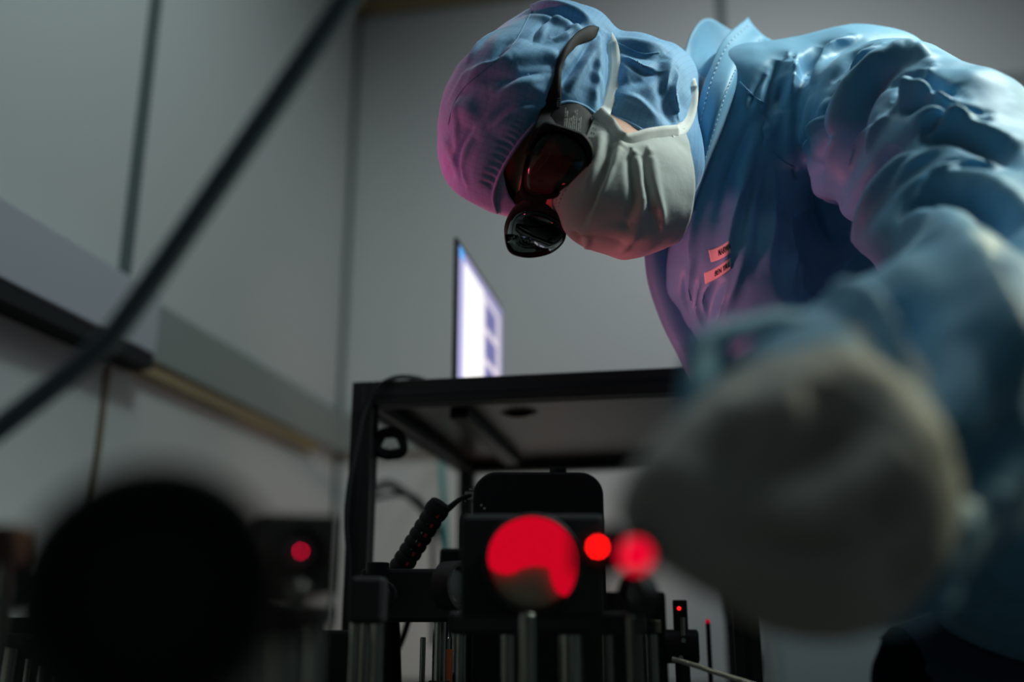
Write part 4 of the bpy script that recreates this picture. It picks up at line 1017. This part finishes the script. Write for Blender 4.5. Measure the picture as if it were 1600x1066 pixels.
# the other temple arm, hidden behind the face
pr2 = MB().tube([c2w(hl(*p)) for p in ((.084, .012, .085), (.092, .018, .05), (.098, .022, 0), (.10, .01, -.04))], .004, 8, 6); pr2.obj('temple_arm', M_GOGGLE, goggles, sharp=None)

# ---- cuff and gloved hand
CUFF = [(1088, 528, .515), (1160, 492, .535), (1250, 490, .55), (1340, 522, .553), (1415, 582, .545), (1465, 660, .535), (1492, 750, .525), (1510, 845, .512), (1498, 920, .50), (1440, 975, .488),
        (1340, 985, .478), (1230, 950, .47), (1140, 870, .47), (1085, 760, .48), (1062, 640, .497)]
def cuff_ring():
    L_ = np.array([cp(*p) for p in CUFF+CUFF[:3]]); nn = 90; E_ = spline(L_, 400)
    d_ = np.linalg.norm(E_[60:]-E_[0], axis=1); n_ = 60+int(np.argmin(d_)); E_ = E_[:n_]; ii = np.linspace(0, n_-1, nn, endpoint=False)
    E_ = np.stack([np.interp(ii, np.arange(n_), E_[:, k]) for k in range(3)], 1); c = E_.mean(0); ax = cp(1430, 640, .64) - c; ax /= np.linalg.norm(ax); v = []
    prof = ((.034, -.010), (.018, -.002), (.006, .001), (-.004, .0005), (-.009, -.004), (-.006, -.010), (.004, -.013), (.02, -.014))
    for h, r in prof:
        for k in range(nn):
            o_ = E_[k]-c; o_ = o_-ax*(o_ @ ax); o_ /= np.linalg.norm(o_); a_ = 2*math.pi*k/nn; v.append(E_[k] + ax*h + o_*(r + .0016*math.sin(7*a_+1)+.001*math.sin(13*a_)))
    return c2w(np.array(v)), [(i*nn+j, i*nn+(j+1) % nn, (i+1)*nn+(j+1) % nn, (i+1)*nn+j) for i in range(len(prof)-1) for j in range(nn)]
v, f = cuff_ring(); cuff = mesh_obj('cuff', v, f, M_CLOTH, person, smooth=True)
FING = [  # root, knuckle bend, middle, tip with radii: index, middle, ring, little, thumb
 [(1130, 655, .462, .0120), (1075, 690, .448, .0110), (1022, 742, .440, .0100), (995, 790, .442, .0090)],
 [(1120, 705, .455, .0125), (1062, 742, .436, .0113), (1012, 785, .434, .0102), (1004, 828, .440, .0092)],
 [(1125, 765, .452, .0120), (1070, 795, .436, .0108), (1040, 830, .436, .0098), (1048, 868, .442, .0090)],
 [(1145, 815, .456, .0112), (1105, 848, .444, .0100), (1088, 880, .444, .0092), (1100, 908, .449, .0084)],
 [(1260, 900, .492, .0150), (1185, 922, .486, .0126), (1125, 905, .482, .0112), (1078, 880, .472, .0098)]]
def glove_fn(P):
    d = smin(cap(P, cp(1300, 690, .555), cp(1262, 730, .50), .066, .060), cap(P, cp(1345, 830, .53), cp(1310, 830, .495), .045, .042), .04)
    d = smin(d, cap(P, cp(1265, 755, .495), cp(1165, 740, .468), .056, .034), .03)
    d = smin(d, cap(P, cp(1230, 830, .50), cp(1140, 800, .468), .042, .030), .03)
    for fg in FING:
        e = None
        for (x0, y0, d0, r0), (x1, y1, d1, r1) in zip(fg[:-1], fg[1:]):
            c = cap(P, cp(x0, y0, d0), cp(x1, y1, d1), r0, r1); e = c if e is None else smin(e, c, .004)
        d = smin(d, e, .010)
    return d
glv, glf = nets(glove_fn, [-.0, -.20, -.64], [.30, .06, -.39], .0045)
glv, glf = refine(c2w(glv), glf, 1, 3)
GLS = [('groove', 40, 17, [(1370, 620), (1320, 685), (1230, 725), (1130, 775)]), ('groove', 34, 13, [(1290, 600), (1305, 690)]), ('ridge', 44, 9, [(1340, 560), (1240, 620), (1130, 670)]),
       ('groove', 30, 14, [(1385, 760), (1395, 840)]), ('groove', 32, 14, [(1430, 870), (1425, 940)]), ('ridge', 44, 9, [(1420, 690), (1310, 790), (1190, 810)]), ('groove', 36, 13, [(1090, 585), (1160, 545), (1260, 535)]),
       ('groove', 34, 11, [(1350, 850), (1250, 870), (1150, 850)]), ('ridge', 34, 7, [(1390, 920), (1280, 910)]), ('groove', 28, 8, [(1180, 660), (1110, 720)])]
glv = sculpt(glv, glf, GLS); Nn_ = normals(glv, glf); glv = glv + Nn_*(value_noise(glv, 45, 31)*.0014)[:, None]
glove = mesh_obj('glove', glv, glf, M_GLOVE, person, smooth=True); glove['label'] = 'grey gloved hand reaching for the mounts'

# ---- trousers and shoes
def tr_fn(P):
    d = smin(cap(P, hip_c, w2c((.61, 1.46, .95)), .17, .17), cap(P, cp(1400, 1105, 1.33), cp(1600, 1080, 1.38), .10, .14), .08)
    for h, k, a_ in LEG: d = smin(d, smin(cap(P, h, k, .105, .08), cap(P, k, a_, .08, .065), .02), .03)
    return d
lo = np.min([w2c(p) for p in ((.3, 1.2, 0), (1, 1.8, 1.2), (.3, 1.8, 1.2), (1, 1.2, 0), (1, 1.8, 0), (.3, 1.2, 1.2), (.3, 1.8, 0), (1, 1.2, 1.2))], 0); hi = np.max([w2c(p) for p in ((.3, 1.2, 0), (1, 1.8, 1.2), (.3, 1.8, 1.2), (1, 1.2, 0), (1, 1.8, 0), (.3, 1.2, 1.2), (.3, 1.8, 0), (1, 1.2, 1.2))], 0)
tv, tf = nets(tr_fn, lo, hi, .02); mesh_obj('trousers', c2w(tv), tf, M_TROUSER, person, smooth=True)
for h, k, a_ in LEG:
    q = c2w(a_); 
    def sh_fn(P): return smax(smin(ell(P, (q[0]-.07, q[1], .045), (.14, .05, .045)), cap(P, (q[0], q[1], .05), (q[0], q[1], .12), .045, .05), .03), -(P[..., 2]-.001), .003)
    v, f = nets(sh_fn, (q[0]-.25, q[1]-.1, -.02), (q[0]+.1, q[1]+.1, .2), .012); mesh_obj('shoe', v, f, M_BLACKR, person, smooth=True)
